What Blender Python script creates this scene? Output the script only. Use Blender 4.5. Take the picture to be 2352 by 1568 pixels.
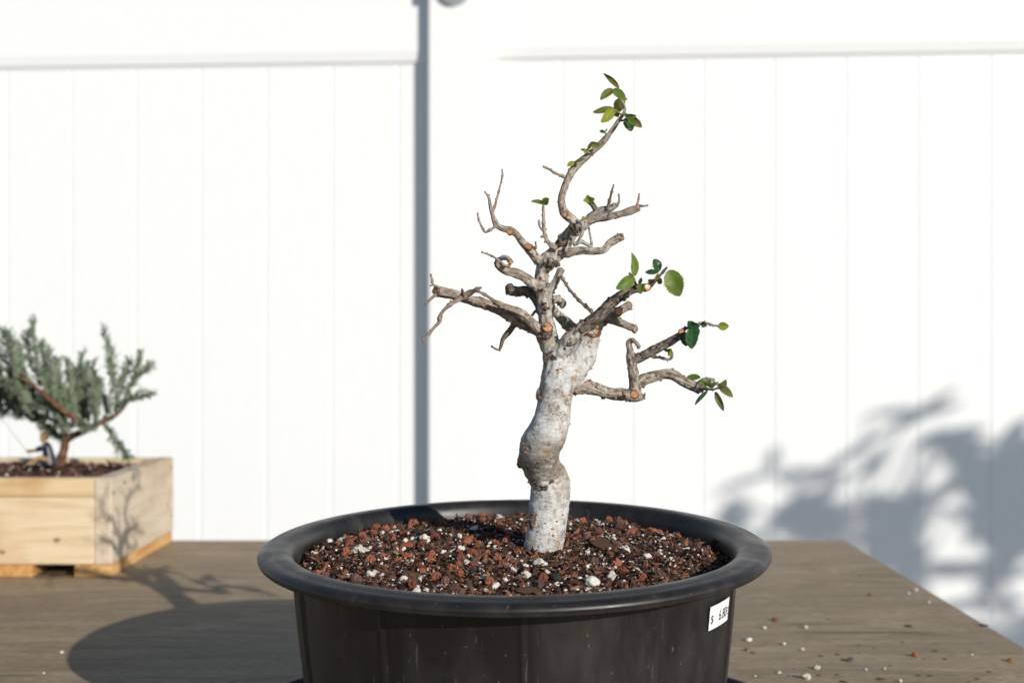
import bpy, bmesh, math, random
from mathutils import Vector, Matrix, noise, Quaternion
random.seed(11)
R = math.radians
S = bpy.context.scene
col = S.collection
for o in list(bpy.data.objects): bpy.data.objects.remove(o)

# ------------------------------------------------------------------ camera, light
FPX, CX, CY, CAMZ = 2750.0, 1176.0, 784.0, 0.264      # table top is z = 0
cam_d = bpy.data.cameras.new('camera'); cam = bpy.data.objects.new('camera', cam_d); col.objects.link(cam)
cam.location = (0, 0, CAMZ); cam.rotation_euler = (R(90), 0, 0)
cam_d.sensor_width = 36; cam_d.lens = 36 * FPX / 2352
cam_d.clip_start = 0.02; cam_d.clip_end = 500
cam_d.dof.use_dof = True; cam_d.dof.focus_distance = 0.735; cam_d.dof.aperture_fstop = 7.3
cam_d.dof.aperture_blades = 9
S.camera = cam
SUN_AZ, SUN_EL = R(37.5), R(20)
sdir = Vector((math.sin(SUN_AZ)*math.cos(SUN_EL), -math.cos(SUN_AZ)*math.cos(SUN_EL), math.sin(SUN_EL)))
W = bpy.data.worlds.new('World'); S.world = W; W.use_nodes = True
wn = W.node_tree; bg = wn.nodes['Background']
sky = wn.nodes.new('ShaderNodeTexSky'); sky.sky_type = 'NISHITA'; sky.sun_disc = False
sky.sun_elevation = SUN_EL; sky.sun_rotation = math.atan2(sdir.x, sdir.y)
sky.air_density = 1.0; sky.dust_density = 0.3; sky.ozone_density = 3.0
wn.links.new(sky.outputs[0], bg.inputs[0]); bg.inputs[1].default_value = 0.085
sl = bpy.data.lights.new('sun', 'SUN'); sl.energy = 4.2; sl.angle = R(0.53); sl.color = (1.0, 0.955, 0.885)
so = bpy.data.objects.new('sun', sl); col.objects.link(so)
so.rotation_euler = sdir.to_track_quat('Z', 'Y').to_euler(); so.location = (2, -3, 2.5)
S.view_settings.view_transform = 'Standard'; S.view_settings.look = 'None'
S.view_settings.gamma = 1; S.view_settings.use_curve_mapping = False
S.view_settings.exposure = 0.03
S.render.engine = 'CYCLES'
S.cycles.max_bounces = 8

# ------------------------------------------------------------------ helpers
def at(x, y, Y):
    """photo position (2352 x 1568 scale) at depth Y metres -> world point"""
    return Vector(((x-CX)*Y/FPX, Y, CAMZ-(y-CY)*Y/FPX))
def link(o, parent=None):
    col.objects.link(o)
    if parent is not None:
        o.parent = parent
        o.matrix_parent_inverse = Matrix.Identity(4)
    return o
def tag(o, label, cat, group=None, kind=None):
    if label: o['label'] = label
    if cat: o['category'] = cat
    if group: o['group'] = group
    if kind: o['kind'] = kind
    return o
def empty(name, loc, label, cat, group=None, rz=0):
    o = bpy.data.objects.new(name, None); o.location = loc; o.rotation_euler = (0, 0, rz)
    o.empty_display_size = 0.02
    col.objects.link(o); return tag(o, label, cat, group)
def mesh_obj(name, me, mat, parent=None):
    o = bpy.data.objects.new(name, me)
    if mat and not me.materials: me.materials.append(mat)
    return link(o, parent)
def bm_obj(name, bm, mat, parent=None, smooth=False):
    me = bpy.data.meshes.new(name); bm.normal_update(); bm.to_mesh(me); bm.free()
    if smooth:
        for p in me.polygons: p.use_smooth = True
    return mesh_obj(name, me, mat, parent)
def world_child(o, parent):
    """vertices are in world space: keep them there under a moved parent"""
    o.matrix_parent_inverse = parent_inv(parent); return o
def parent_inv(p):
    return (Matrix.Translation(p.location) @ p.rotation_euler.to_matrix().to_4x4()).inverted()
def box(bm, x0, x1, y0, y1, z0, z1, bev=0.0, seg=1):
    vs = [bm.verts.new((x, y, z)) for x in (x0, x1) for y in (y0, y1) for z in (z0, z1)]
    fs = [(0,1,3,2), (4,6,7,5), (0,4,5,1), (2,3,7,6), (0,2,6,4), (1,5,7,3)]
    faces = [bm.faces.new([vs[i] for i in f]) for f in fs]
    bm.normal_update()
    if bev > 0:
        es = list({e for f in faces for e in f.edges})
        bmesh.ops.bevel(bm, geom=es, offset=bev, segments=seg, affect='EDGES', profile=0.5)
    return bm
def extrude_profile(bm, prof, x0, x1):
    """closed (y,z) profile swept along x"""
    a = [bm.verts.new((x0, y, z)) for y, z in prof]; b = [bm.verts.new((x1, y, z)) for y, z in prof]
    n = len(prof)
    for i in range(n): bm.faces.new((a[i], a[(i+1) % n], b[(i+1) % n], b[i]))
    bm.faces.new(list(reversed(a))); bm.faces.new(b)
    bmesh.ops.recalc_face_normals(bm, faces=bm.faces)
    return bm
def nz(v, f=1.0, off=0.0):
    return noise.noise(Vector((v[0]*f+off, v[1]*f+off*1.7, v[2]*f-off)))

# ------------------------------------------------------------------ materials
class NT:
    def __init__(s, name):
        s.m = bpy.data.materials.new(name); s.m.use_nodes = True
        s.t = s.m.node_tree; s.b = s.t.nodes['Principled BSDF']; s.out = s.t.nodes['Material Output']
    def n(s, typ, **kw):
        nd = s.t.nodes.new(typ)
        for k, v in kw.items():
            if k in nd.inputs: nd.inputs[k].default_value = v
            else: setattr(nd, k, v)
        return nd
    def l(s, a, b): s.t.links.new(a, b)
    def coord(s, kind='Object', scale=(1,1,1), rot=(0,0,0)):
        tc = s.n('ShaderNodeTexCoord'); mp = s.n('ShaderNodeMapping')
        mp.inputs['Scale'].default_value = scale; mp.inputs['Rotation'].default_value = rot
        s.l(tc.outputs[kind], mp.inputs[0]); return mp.outputs[0]
    def noise(s, vec, scale, detail=4, rough=0.55, dist=0.0):
        nd = s.n('ShaderNodeTexNoise'); nd.inputs['Scale'].default_value = scale
        nd.inputs['Detail'].default_value = detail; nd.inputs['Roughness'].default_value = rough
        nd.inputs['Distortion'].default_value = dist
        s.l(vec, nd.inputs['Vector']); return nd.outputs['Fac']
    def ramp(s, fac, stops, interp='LINEAR'):
        r = s.n('ShaderNodeValToRGB'); e = r.color_ramp; e.interpolation = interp
        while len(e.elements) < len(stops): e.elements.new(0.5)
        for el, (p, c) in zip(e.elements, stops):
            el.position = p; el.color = (*c, 1) if len(c) == 3 else c
        s.l(fac, r.inputs[0]); return r.outputs[0]
    def mix(s, fac, a, b, mode='MIX'):
        m = s.n('ShaderNodeMix', data_type='RGBA', blend_type=mode)
        for sock, v in ((m.inputs[0], fac), (m.inputs[6], a), (m.inputs[7], b)):
            if isinstance(v, (int, float)): sock.default_value = v
            elif isinstance(v, tuple): sock.default_value = (*v, 1)
            else: s.l(v, sock)
        return m.outputs[2]
    def math(s, op, a, b=None, clamp=False):
        m = s.n('ShaderNodeMath', operation=op, use_clamp=clamp)
        for sock, v in ((m.inputs[0], a), (m.inputs[1], b)):
            if v is None: continue
            if isinstance(v, (int, float)): sock.default_value = v
            else: s.l(v, sock)
        return m.outputs[0]
    def base(s, c):
        if isinstance(c, tuple): s.b.inputs['Base Color'].default_value = (*c, 1)
        else: s.l(c, s.b.inputs['Base Color'])
        return s
    def rough(s, r, spec=0.5):
        if isinstance(r, (int, float)): s.b.inputs['Roughness'].default_value = r
        else: s.l(r, s.b.inputs['Roughness'])
        s.b.inputs['Specular IOR Level'].default_value = spec; return s
    def bump(s, h, strength, dist):
        b = s.n('ShaderNodeBump'); b.inputs['Strength'].default_value = strength
        b.inputs['Distance'].default_value = dist
        s.l(h, b.inputs['Height']); s.l(b.outputs[0], s.b.inputs['Normal']); return s

def g(v): return (v, v, v)
def mat_vinyl():
    k = NT('white_vinyl'); v = k.coord('Object', (30, 30, 3)); f = k.noise(v, 6, 5)
    k.base(k.ramp(f, [(0.3, (0.815, 0.815, 0.80)), (0.7, (0.835, 0.835, 0.82))]))
    k.rough(0.42, 0.4); k.bump(f, 0.03, 0.0006); return k.m
def mat_table():
    k = NT('weathered_plywood')
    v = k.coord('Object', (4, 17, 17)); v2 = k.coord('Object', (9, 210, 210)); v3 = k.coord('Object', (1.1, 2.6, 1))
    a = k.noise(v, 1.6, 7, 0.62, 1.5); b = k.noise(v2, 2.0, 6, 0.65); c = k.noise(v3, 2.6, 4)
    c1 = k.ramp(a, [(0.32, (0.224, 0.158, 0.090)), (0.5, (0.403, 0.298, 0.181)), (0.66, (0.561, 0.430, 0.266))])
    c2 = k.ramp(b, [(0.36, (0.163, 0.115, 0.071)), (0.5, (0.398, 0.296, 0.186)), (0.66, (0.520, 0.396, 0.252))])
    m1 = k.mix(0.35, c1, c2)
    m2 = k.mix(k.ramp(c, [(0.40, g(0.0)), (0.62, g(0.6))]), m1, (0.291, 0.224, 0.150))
    cr = k.noise(k.coord('Object', (1.6, 55, 55)), 3.0, 3, 0.5, 0.6)
    crk = k.ramp(cr, [(0.29, g(0.8)), (0.35, g(0))])
    sp = k.noise(k.coord('Object', (50, 110, 50)), 2.2, 2, 0.5)
    spk = k.ramp(sp, [(0.68, g(0)), (0.74, g(0.7))])
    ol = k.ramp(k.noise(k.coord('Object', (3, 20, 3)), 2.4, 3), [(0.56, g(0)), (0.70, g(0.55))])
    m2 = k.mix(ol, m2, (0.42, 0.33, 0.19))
    m3 = k.mix(k.math('MAXIMUM', crk, spk), m2, (0.085, 0.066, 0.050))
    fine = k.noise(k.coord('Object', (60, 240, 60)), 1.6, 4, 0.7)
    m3 = k.mix(k.ramp(fine, [(0.40, g(0.45)), (0.56, g(0))]), m3, (0.13, 0.105, 0.08))
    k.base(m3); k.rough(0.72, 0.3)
    k.bump(k.math('ADD', k.math('MULTIPLY', b, 0.8), a), 0.4, 0.0014); return k.m
def mat_pine(name, c0, c1, c2, axis=0):
    k = NT(name)
    sc = [26, 26, 26]; sc[axis] = 2.5
    v = k.coord('Object', tuple(sc)); a = k.noise(v, 2.6, 6, 0.55, 1.6)
    f = k.noise(k.coord('Object', (7, 7, 7)), 1.4, 3)
    cc = k.ramp(a, [(0.28, c0), (0.5, c1), (0.72, c2)])
    st = k.ramp(f, [(0.52, g(0)), (0.72, g(0.6))])
    cc = k.mix(st, cc, (c0[0]*0.80, c0[1]*0.62, c0[2]*0.45))
    kn = k.noise(k.coord('Object', (22, 22, 22)), 1.7, 2)
    cc = k.mix(k.ramp(kn, [(0.70, g(0)), (0.75, g(0.8))]), cc, (0.16, 0.08, 0.035))
    k.base(cc); k.rough(0.62, 0.3); k.bump(a, 0.2, 0.001); return k.m
def mat_pot(name='black_plastic', base=0.011, rough=0.30):
    k = NT(name)
    d = k.noise(k.coord('Object', (14, 14, 5)), 3.0, 6, 0.6, 0.5); s2 = k.noise(k.coord('Object', (90, 90, 240)), 3.0, 3)
    dust = k.ramp(d, [(0.44, g(0)), (0.74, g(0.5))])
    cc = k.mix(dust, (base*1.1, base*0.98, base*0.92), (0.055, 0.047, 0.040))
    spk = k.ramp(k.noise(k.coord('Object', (120, 120, 70)), 2.6, 2), [(0.70, g(0)), (0.75, g(1))])
    cc = k.mix(k.math('MULTIPLY', spk, 0.6), cc, (0.17, 0.13, 0.09))
    scr = k.noise(k.coord('Object', (300, 300, 14), (0.5, 0.4, 0)), 1.6, 2, 0.4, 0.5)
    cc = k.mix(k.ramp(scr, [(0.70, g(0)), (0.74, g(0.35))]), cc, (0.16, 0.14, 0.12))
    k.base(cc)
    k.rough(k.ramp(d, [(0.3, g(rough)), (0.8, g(rough+0.25))]), 0.5)
    k.bump(k.math('ADD', k.math('MULTIPLY', s2, 0.5), d), 0.10, 0.0006); return k.m
def mat_bark(name, dark, mid, light, warm=0.5, fz=1.0, bump=0.9):
    """uv: x metres round the branch, y metres along it"""
    k = NT(name)
    v = k.coord('UV', (900*fz, 330*fz, 1)); v2 = k.coord('UV', (260, 120, 1)); vo = k.coord('Object', (1,1,1))
    a = k.noise(v, 1.0, 6, 0.65, 0.8); b = k.noise(v2, 1.0, 4, 0.6); c = k.noise(vo, 46, 4)
    fac = k.math('ADD', k.math('MULTIPLY', a, 0.65), k.math('MULTIPLY', b, 0.35))
    cc = k.ramp(fac, [(0.40, dark), (0.485, mid), (0.58, light)])
    cc = k.mix(k.ramp(c, [(0.42, g(0)), (0.66, g(0.55))]), cc, (mid[0]*0.72, mid[1]*0.62, mid[2]*0.52))
    lent = k.ramp(k.noise(k.coord('UV', (420, 520, 1)), 1.0, 2), [(0.72, g(0)), (0.77, g(warm))])
    cc = k.mix(lent, cc, (0.30, 0.12, 0.05))
    k.base(cc); k.rough(0.8, 0.25); k.bump(fac, bump, 0.0016); return k.m
def mat_trunk():
    k = NT('pale_elm_bark')
    vo = k.coord('Object', (1, 1, 1)); vz = k.coord('Object', (160, 160, 420)); vv = k.coord('Object', (420, 420, 130))
    big = k.noise(vo, 34, 4, 0.55, 0.6); wr = k.noise(vz, 1.0, 5, 0.65, 0.7); fi = k.noise(vv, 1.0, 4, 0.6)
    cc = k.ramp(k.math('ADD', k.math('MULTIPLY', wr, 0.6), k.math('MULTIPLY', fi, 0.4)),
                [(0.35, (0.18, 0.15, 0.12)), (0.43, (0.445, 0.43, 0.405)), (0.56, (0.605, 0.60, 0.59))])
    tan = k.ramp(k.math('ADD', k.math('MULTIPLY', big, 0.7), k.math('MULTIPLY', k.noise(vo, 150, 3), 0.3)), [(0.475, g(0)), (0.58, g(0.75))])
    cc = k.mix(tan, cc, k.ramp(fi, [(0.38, (0.17, 0.14, 0.10)), (0.60, (0.40, 0.35, 0.27))]))
    op = k.ramp(k.noise(k.coord('Object', (1, 1, 1)), 130, 3, 0.5, 0.8), [(0.62, g(0)), (0.67, g(0.8))])
    cc = k.mix(op, cc, (0.36, 0.22, 0.13))
    cr = k.n('ShaderNodeTexVoronoi'); k.l(k.coord('Object', (190, 190, 330)), cr.inputs['Vector']); cr.inputs['Scale'].default_value = 1.6; cr.feature = 'DISTANCE_TO_EDGE'
    wv = k.n('ShaderNodeVectorMath', operation='MULTIPLY_ADD'); nc = k.n('ShaderNodeTexNoise'); k.l(vo, nc.inputs['Vector']); nc.inputs['Scale'].default_value = 220
    k.l(nc.outputs['Color'], wv.inputs[0]); wv.inputs[1].default_value = (1.4, 1.4, 1.4); k.l(cr.inputs['Vector'].links[0].from_socket, wv.inputs[2]); k.l(wv.outputs[0], cr.inputs['Vector'])
    crack = k.ramp(cr.outputs['Distance'], [(0.0, g(1)), (0.05, g(0.8)), (0.11, g(0))])
    gate = k.ramp(k.noise(vo, 75, 2), [(0.54, g(0)), (0.66, g(0.75))])
    cc = k.mix(k.math('MULTIPLY', crack, gate), cc, (0.11, 0.075, 0.05))
    sz = k.n('ShaderNodeSeparateXYZ'); k.l(vo, sz.inputs[0])
    zb = k.ramp(sz.outputs[2], [(0.038, g(0)), (0.052, g(1)), (0.066, g(0.8)), (0.078, g(0))])
    cc = k.mix(k.math('MULTIPLY', zb, k.ramp(k.noise(vo, 48, 3), [(0.36, g(0)), (0.58, g(0.9))])), cc, k.ramp(wr, [(0.35, (0.10, 0.072, 0.045)), (0.65, (0.33, 0.27, 0.18))]))
    # upper limb turns browner: the bark itself is younger there
    sx = k.n('ShaderNodeSeparateXYZ'); k.l(vo, sx.inputs[0])
    hi = k.n('ShaderNodeMapRange'); k.l(sx.outputs[2], hi.inputs[0])
    hi.inputs[1].default_value = 0.126; hi.inputs[2].default_value = 0.142
    hi.inputs[3].default_value = 0; hi.inputs[4].default_value = 0.85
    brown = k.ramp(k.math('ADD', k.math('MULTIPLY', fi, 0.6), k.math('MULTIPLY', k.noise(k.coord('Object', (300, 300, 300)), 1.0, 4, 0.6), 0.4)), [(0.40, (0.085, 0.062, 0.047)), (0.49, (0.30, 0.245, 0.195)), (0.59, (0.53, 0.475, 0.405))])
    cc = k.mix(hi.outputs[0], cc, brown)
    k.base(cc); k.rough(0.72, 0.3)
    k.bump(k.math('ADD', k.math('ADD', k.math('MULTIPLY', wr, 0.7), fi), k.math('MULTIPLY', crack, -0.5)), 0.5, 0.0007); return k.m
def mat_cut():
    k = NT('fresh_cut_wood'); a = k.noise(k.coord('Object', (1,1,1)), 700, 3); b = k.noise(k.coord('Object', (1,1,1)), 160, 2)
    cc = k.ramp(a, [(0.3, (0.36, 0.15, 0.055)), (0.6, (0.56, 0.28, 0.11)), (0.8, (0.68, 0.42, 0.21))])
    cc = k.mix(k.ramp(b, [(0.5, g(0)), (0.7, g(0.6))]), cc, (0.34, 0.12, 0.04))
    k.base(cc); k.rough(0.3, 0.5); k.bump(a, 0.3, 0.0004); return k.m
def mat_leaf(name, c0, c1, edge, gloss=0.35):
    k = NT(name)
    tc = k.n('ShaderNodeTexCoord'); sp = k.n('ShaderNodeSeparateXYZ'); k.l(tc.outputs['UV'], sp.inputs[0])
    u, v = sp.outputs[0], sp.outputs[1]                       # u -1..1 across (stored 0..1), v along
    ac = k.math('ABSOLUTE', k.math('SUBTRACT', u, 0.5))
    mid = k.ramp(ac, [(0.0, g(1)), (0.03, g(0))])
    ph = k.math('ADD', k.math('MULTIPLY', v, 62.0), k.math('MULTIPLY', ac, -55.0))
    vein = k.math('POWER', k.math('ABSOLUTE', k.math('SINE', ph)), 8.0)
    n1 = k.noise(tc.outputs['Object'], 170, 4, 0.6); n2 = k.noise(tc.outputs['Object'], 900, 3)
    cc = k.ramp(n1, [(0.3, c0), (0.7, c1)])
    eg = k.math('MULTIPLY', k.ramp(ac, [(0.22, g(0)), (0.5, g(1))]), n1)
    cc = k.mix(k.ramp(k.math('ADD', eg, k.math('MULTIPLY', k.ramp(v, [(0.55, g(0)), (1.0, g(0.5))]), n1)), [(0.28, g(0)), (0.6, g(0.9))]), cc, edge)
    cc = k.mix(k.math('MULTIPLY', k.math('MAXIMUM', mid, k.math('MULTIPLY', vein, 0.5)), 0.5), cc, (c1[0]*1.5+.03, c1[1]*1.35+.03, c1[2]*1.5+.015))
    k.base(cc); k.rough(gloss, 0.45)
    k.bump(k.math('ADD', k.math('MULTIPLY', vein, -1.0), k.math('MULTIPLY', n2, 0.5)), 0.6, 0.0005)
    tr = k.n('ShaderNodeBsdfTranslucent'); k.l(cc, tr.inputs[0])
    mx = k.n('ShaderNodeMixShader'); mx.inputs[0].default_value = 0.3
    k.l(k.b.outputs[0], mx.inputs[1]); k.l(tr.outputs[0], mx.inputs[2]); k.l(mx.outputs[0], k.out.inputs[0])
    return k.m
def mat_stone(name, stops, scale=420, rough=0.85, bump=0.6):
    k = NT(name); oi = k.n('ShaderNodeObjectInfo')
    a = k.noise(k.coord('Object', (1,1,1)), scale, 5, 0.65)
    f = k.math('ADD', k.math('MULTIPLY', a, 0.6), k.math('MULTIPLY', oi.outputs['Random'], 0.4))
    k.base(k.ramp(f, stops)); k.rough(rough, 0.25); k.bump(a, bump, 0.0006); return k.m
def mat_soil(name='dark_soil'):
    k = NT(name); a = k.noise(k.coord('Object', (1,1,1)), 260, 6, 0.7); b = k.noise(k.coord('Object', (1,1,1)), 60, 3)
    cc = k.ramp(a, [(0.3, (0.010, 0.006, 0.004)), (0.5, (0.026, 0.015, 0.009)), (0.72, (0.065, 0.035, 0.020))])
    k.base(cc); k.rough(0.95, 0.15); k.bump(a, 1.0, 0.003); return k.m
def mat_island(name, stops, rough=0.85):
    k = NT(name); ge = k.n('ShaderNodeNewGeometry')
    a = k.noise(k.coord('Object', (1,1,1)), 500, 3)
    f = k.math('ADD', k.math('MULTIPLY', ge.outputs['Random Per Island'], 0.75), k.math('MULTIPLY', a, 0.25))
    k.base(k.ramp(f, stops)); k.rough(rough, 0.2); k.bump(a, 0.5, 0.0005); return k.m
def mat_plain(name, c, rough=0.5, metal=0.0, var=0.15, scale=60):
    k = NT(name); a = k.noise(k.coord('Object', (1,1,1)), scale, 4)
    k.base(k.ramp(a, [(0.3, tuple(x*(1-var) for x in c)), (0.7, tuple(min(1, x*(1+var)) for x in c))]))
    k.rough(rough); k.b.inputs['Metallic'].default_value = metal; k.bump(a, 0.1, 0.0005); return k.m
def mat_juniper():
    k = NT('juniper_green'); ge = k.n('ShaderNodeNewGeometry'); n1 = k.noise(k.coord('Object', (1,1,1)), 22, 3)
    f = k.math('ADD', k.math('MULTIPLY', ge.outputs['Random Per Island'], 0.6), k.math('MULTIPLY', n1, 0.4))
    cc = k.ramp(f, [(0.15, (0.15, 0.185, 0.12)), (0.45, (0.27, 0.335, 0.23)), (0.7, (0.37, 0.435, 0.315)), (0.95, (0.46, 0.49, 0.28))])
    k.base(cc); k.rough(0.6, 0.3)
    tr = k.n('ShaderNodeBsdfTranslucent'); k.l(cc, tr.inputs[0])
    mx = k.n('ShaderNodeMixShader'); mx.inputs[0].default_value = 0.3
    k.l(k.b.outputs[0], mx.inputs[1]); k.l(tr.outputs[0], mx.inputs[2]); k.l(mx.outputs[0], k.out.inputs[0])
    return k.m

M = {}
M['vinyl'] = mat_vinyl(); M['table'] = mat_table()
M['pine_x'] = mat_pine('pine_board', (0.58, 0.425, 0.25), (0.69, 0.545, 0.355), (0.75, 0.62, 0.435), 0)
M['pine_y'] = mat_pine('pine_side_board', (0.50, 0.39, 0.265), (0.61, 0.505, 0.37), (0.67, 0.57, 0.44), 1)
M['pine_top'] = mat_pine('amber_pine_board', (0.56, 0.37, 0.18), (0.66, 0.49, 0.28), (0.73, 0.58, 0.38), 0)
M['ply_foot'] = mat_pine('orange_plywood', (0.40, 0.17, 0.05), (0.60, 0.33, 0.12), (0.74, 0.50, 0.24), 1)
M['pot'] = mat_pot(); M['rim'] = mat_pot('black_plastic_rim', 0.014, 0.33)
M['bark'] = mat_bark('grey_brown_bark', (0.085, 0.062, 0.047), (0.30, 0.245, 0.195), (0.54, 0.485, 0.41), 0.6, 0.85, 0.9)
M['bark_dark_or_shaded'] = mat_bark('dark_or_shaded_rough_bark', (0.038, 0.028, 0.021), (0.16, 0.128, 0.100), (0.35, 0.305, 0.25), 0.4, 0.85, 1.0)  # dark bark; also paints shade onto the right front branch and left stub
M['twig'] = mat_bark('pinkish_twig_bark', (0.10, 0.065, 0.05), (0.27, 0.205, 0.17), (0.46, 0.385, 0.34), 0.3, 1.3, 0.6)
M['pale'] = mat_bark('whitish_bark', (0.13, 0.11, 0.09), (0.33, 0.30, 0.265), (0.52, 0.50, 0.47), 0.5)
M['trunk'] = mat_trunk(); M['cut'] = mat_cut()
M['cutring'] = mat_plain('cut_rim_sap', (0.15, 0.06, 0.03), 0.35, 0, 0.4, 500)
M['lent'] = mat_plain('orange_lenticel', (0.40, 0.15, 0.05), 0.7, 0, 0.35, 500)
M['scar'] = mat_plain('dark_scar_bark', (0.12, 0.085, 0.065), 0.9, 0, 0.8, 600)
M['leaf_g'] = mat_leaf('leaf_green', (0.10, 0.175, 0.026), (0.20, 0.29, 0.05), (0.33, 0.29, 0.05))
M['leaf_d'] = mat_leaf('leaf_dark_green', (0.022, 0.080, 0.022), (0.05, 0.155, 0.040), (0.03, 0.08, 0.02), 0.25)
M['leaf_o'] = mat_leaf('leaf_olive', (0.125, 0.135, 0.022), (0.22, 0.23, 0.04), (0.30, 0.17, 0.045))
M['leaf_y'] = mat_leaf('leaf_yellow_green', (0.26, 0.33, 0.03), (0.42, 0.46, 0.06), (0.34, 0.22, 0.04), 0.25)
M['leaf_b'] = mat_leaf('leaf_brown_green', (0.10, 0.13, 0.035), (0.26, 0.24, 0.09), (0.33, 0.21, 0.12))
M['lava'] = mat_stone('red_lava', [(0.2, (0.12, 0.040, 0.025)), (0.5, (0.27, 0.090, 0.050)), (0.8, (0.42, 0.165, 0.085))])
M['lava2'] = mat_stone('purple_brown_lava', [(0.2, (0.055, 0.030, 0.026)), (0.5, (0.14, 0.070, 0.057)), (0.8, (0.22, 0.12, 0.10))])
M['pumice'] = mat_stone('white_pumice', [(0.2, (0.44, 0.40, 0.33)), (0.5, (0.64, 0.60, 0.52)), (0.8, (0.74, 0.71, 0.64))], 300, 0.9, 0.4)
M['black'] = mat_stone('black_stone', [(0.2, (0.018, 0.018, 0.018)), (0.5, (0.04, 0.038, 0.036)), (0.8, (0.10, 0.095, 0.088))])
M['chip'] = mat_stone('bark_chip', [(0.15, (0.022, 0.013, 0.009)), (0.45, (0.065, 0.036, 0.023)), (0.7, (0.13, 0.075, 0.045)), (0.9, (0.27, 0.15, 0.075))], 300)
M['soil'] = mat_soil()
M['fines'] = mat_island('soil_fines', [(0.1, (0.012, 0.007, 0.005)), (0.45, (0.055, 0.028, 0.018)), (0.7, (0.13, 0.068, 0.04)), (0.85, (0.24, 0.10, 0.055)), (0.95, (0.36, 0.24, 0.14))])
M['fines_w'] = mat_island('perlite_fines', [(0.2, (0.5, 0.47, 0.40)), (0.8, (0.78, 0.76, 0.70))])
M['jun'] = mat_juniper()
M['junbark'] = mat_bark('red_brown_juniper_bark', (0.035, 0.018, 0.011), (0.13, 0.062, 0.036), (0.27, 0.15, 0.09), 0.2, 0.35)
M['metal'] = mat_plain('galvanised_metal', (0.45, 0.47, 0.46), 0.4, 0.7)
M['darkmetal'] = mat_plain('dark_bracket', (0.08, 0.09, 0.11), 0.5, 0.3)
M['ground'] = mat_plain('pale_gravel_yard', (0.36, 0.355, 0.35), 0.9, 0, 0.2, 3)
M['label'] = mat_plain('white_paper', (0.80, 0.80, 0.80), 0.55, 0, 0.02)
M['ink'] = mat_plain('black_ink', (0.02, 0.02, 0.022), 0.6, 0, 0.1)
M['robe'] = mat_plain('navy_glaze', (0.012, 0.015, 0.032), 0.4, 0, 0.3, 300)
M['clay'] = mat_plain('tan_clay', (0.36, 0.235, 0.115), 0.5, 0, 0.2, 300)
M['hat'] = mat_plain('brown_clay_hair', (0.15, 0.07, 0.04), 0.6, 0, 0.3, 300)
M['rod'] = mat_plain('pale_rod', (0.50, 0.48, 0.44), 0.5)
M['bigleaf'] = mat_plain('shrub_leaf', (0.06, 0.12, 0.03), 0.4, 0, 0.3, 20)
M['wood_leg'] = mat_pine('grey_timber', (0.12, 0.10, 0.08), (0.17, 0.145, 0.115), (0.22, 0.19, 0.15), 2)

# ------------------------------------------------------------------ ground, table
GZ = -0.74
bm = bmesh.new(); v = [bm.verts.new(p) for p in ((-60,-60,GZ), (60,-60,GZ), (60,60,GZ), (-60,60,GZ))]; bm.faces.new(v)
tag(bm_obj('ground', bm, M['ground']), None, None, kind='structure')

TX0, TX1, TY0, TY1 = -1.35, 0.442, 0.17, 1.592
table = empty('table', (-0.4, 0.9, GZ), 'weathered grey plywood table under the black pot and the wooden planter', 'table')
bm = bmesh.new(); box(bm, TX0, TX1, TY0, TY1, -0.019, 0.0, 0.0012, 1)
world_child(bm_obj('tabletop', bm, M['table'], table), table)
for x in (TX0+0.06, TX1-0.10):
    for y in (TY0+0.05, TY1-0.12):
        bm = bmesh.new(); box(bm, x, x+0.07, y, y+0.07, GZ, -0.0195, 0.002)
        world_child(bm_obj('leg', bm, M['wood_leg'], table), table)
for y in (TY0+0.02, TY1-0.06):
    bm = bmesh.new(); box(bm, TX0+0.03, TX1-0.03, y, y+0.028, -0.11, -0.0195, 0.001)
    world_child(bm_obj('apron', bm, M['wood_leg'], table), table)

# ------------------------------------------------------------------ fence
PSI = R(3.4); FO = Vector((-0.119, 2.60, GZ))
ZB = 0.880 - GZ          # rail bottom above ground
post = empty('fence_post', FO, 'square white vinyl fence post between the two fence panels', 'fence post', rz=-PSI)
bm = bmesh.new(); box(bm, -0.0635, 0.0635, 0.0, 0.127, 0, 1.90, 0.004, 2); bm_obj('post', bm, M['vinyl'], post)
bm = bmesh.new(); box(bm, -0.072, 0.072, -0.0085, 0.1355, 1.9005, 1.925, 0.004, 2)
a = bm.verts.new((0, 0.0635, 1.965)); t = [bm.verts.new(p) for p in ((-0.066,-0.0025,1.9252), (0.066,-0.0025,1.9252), (0.066,0.1295,1.9252), (-0.066,0.1295,1.9252))]
for i in range(4): bm.faces.new((t[i], t[(i+1) % 4], a))
bm_obj('post_cap', bm, M['vinyl'], post)

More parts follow.
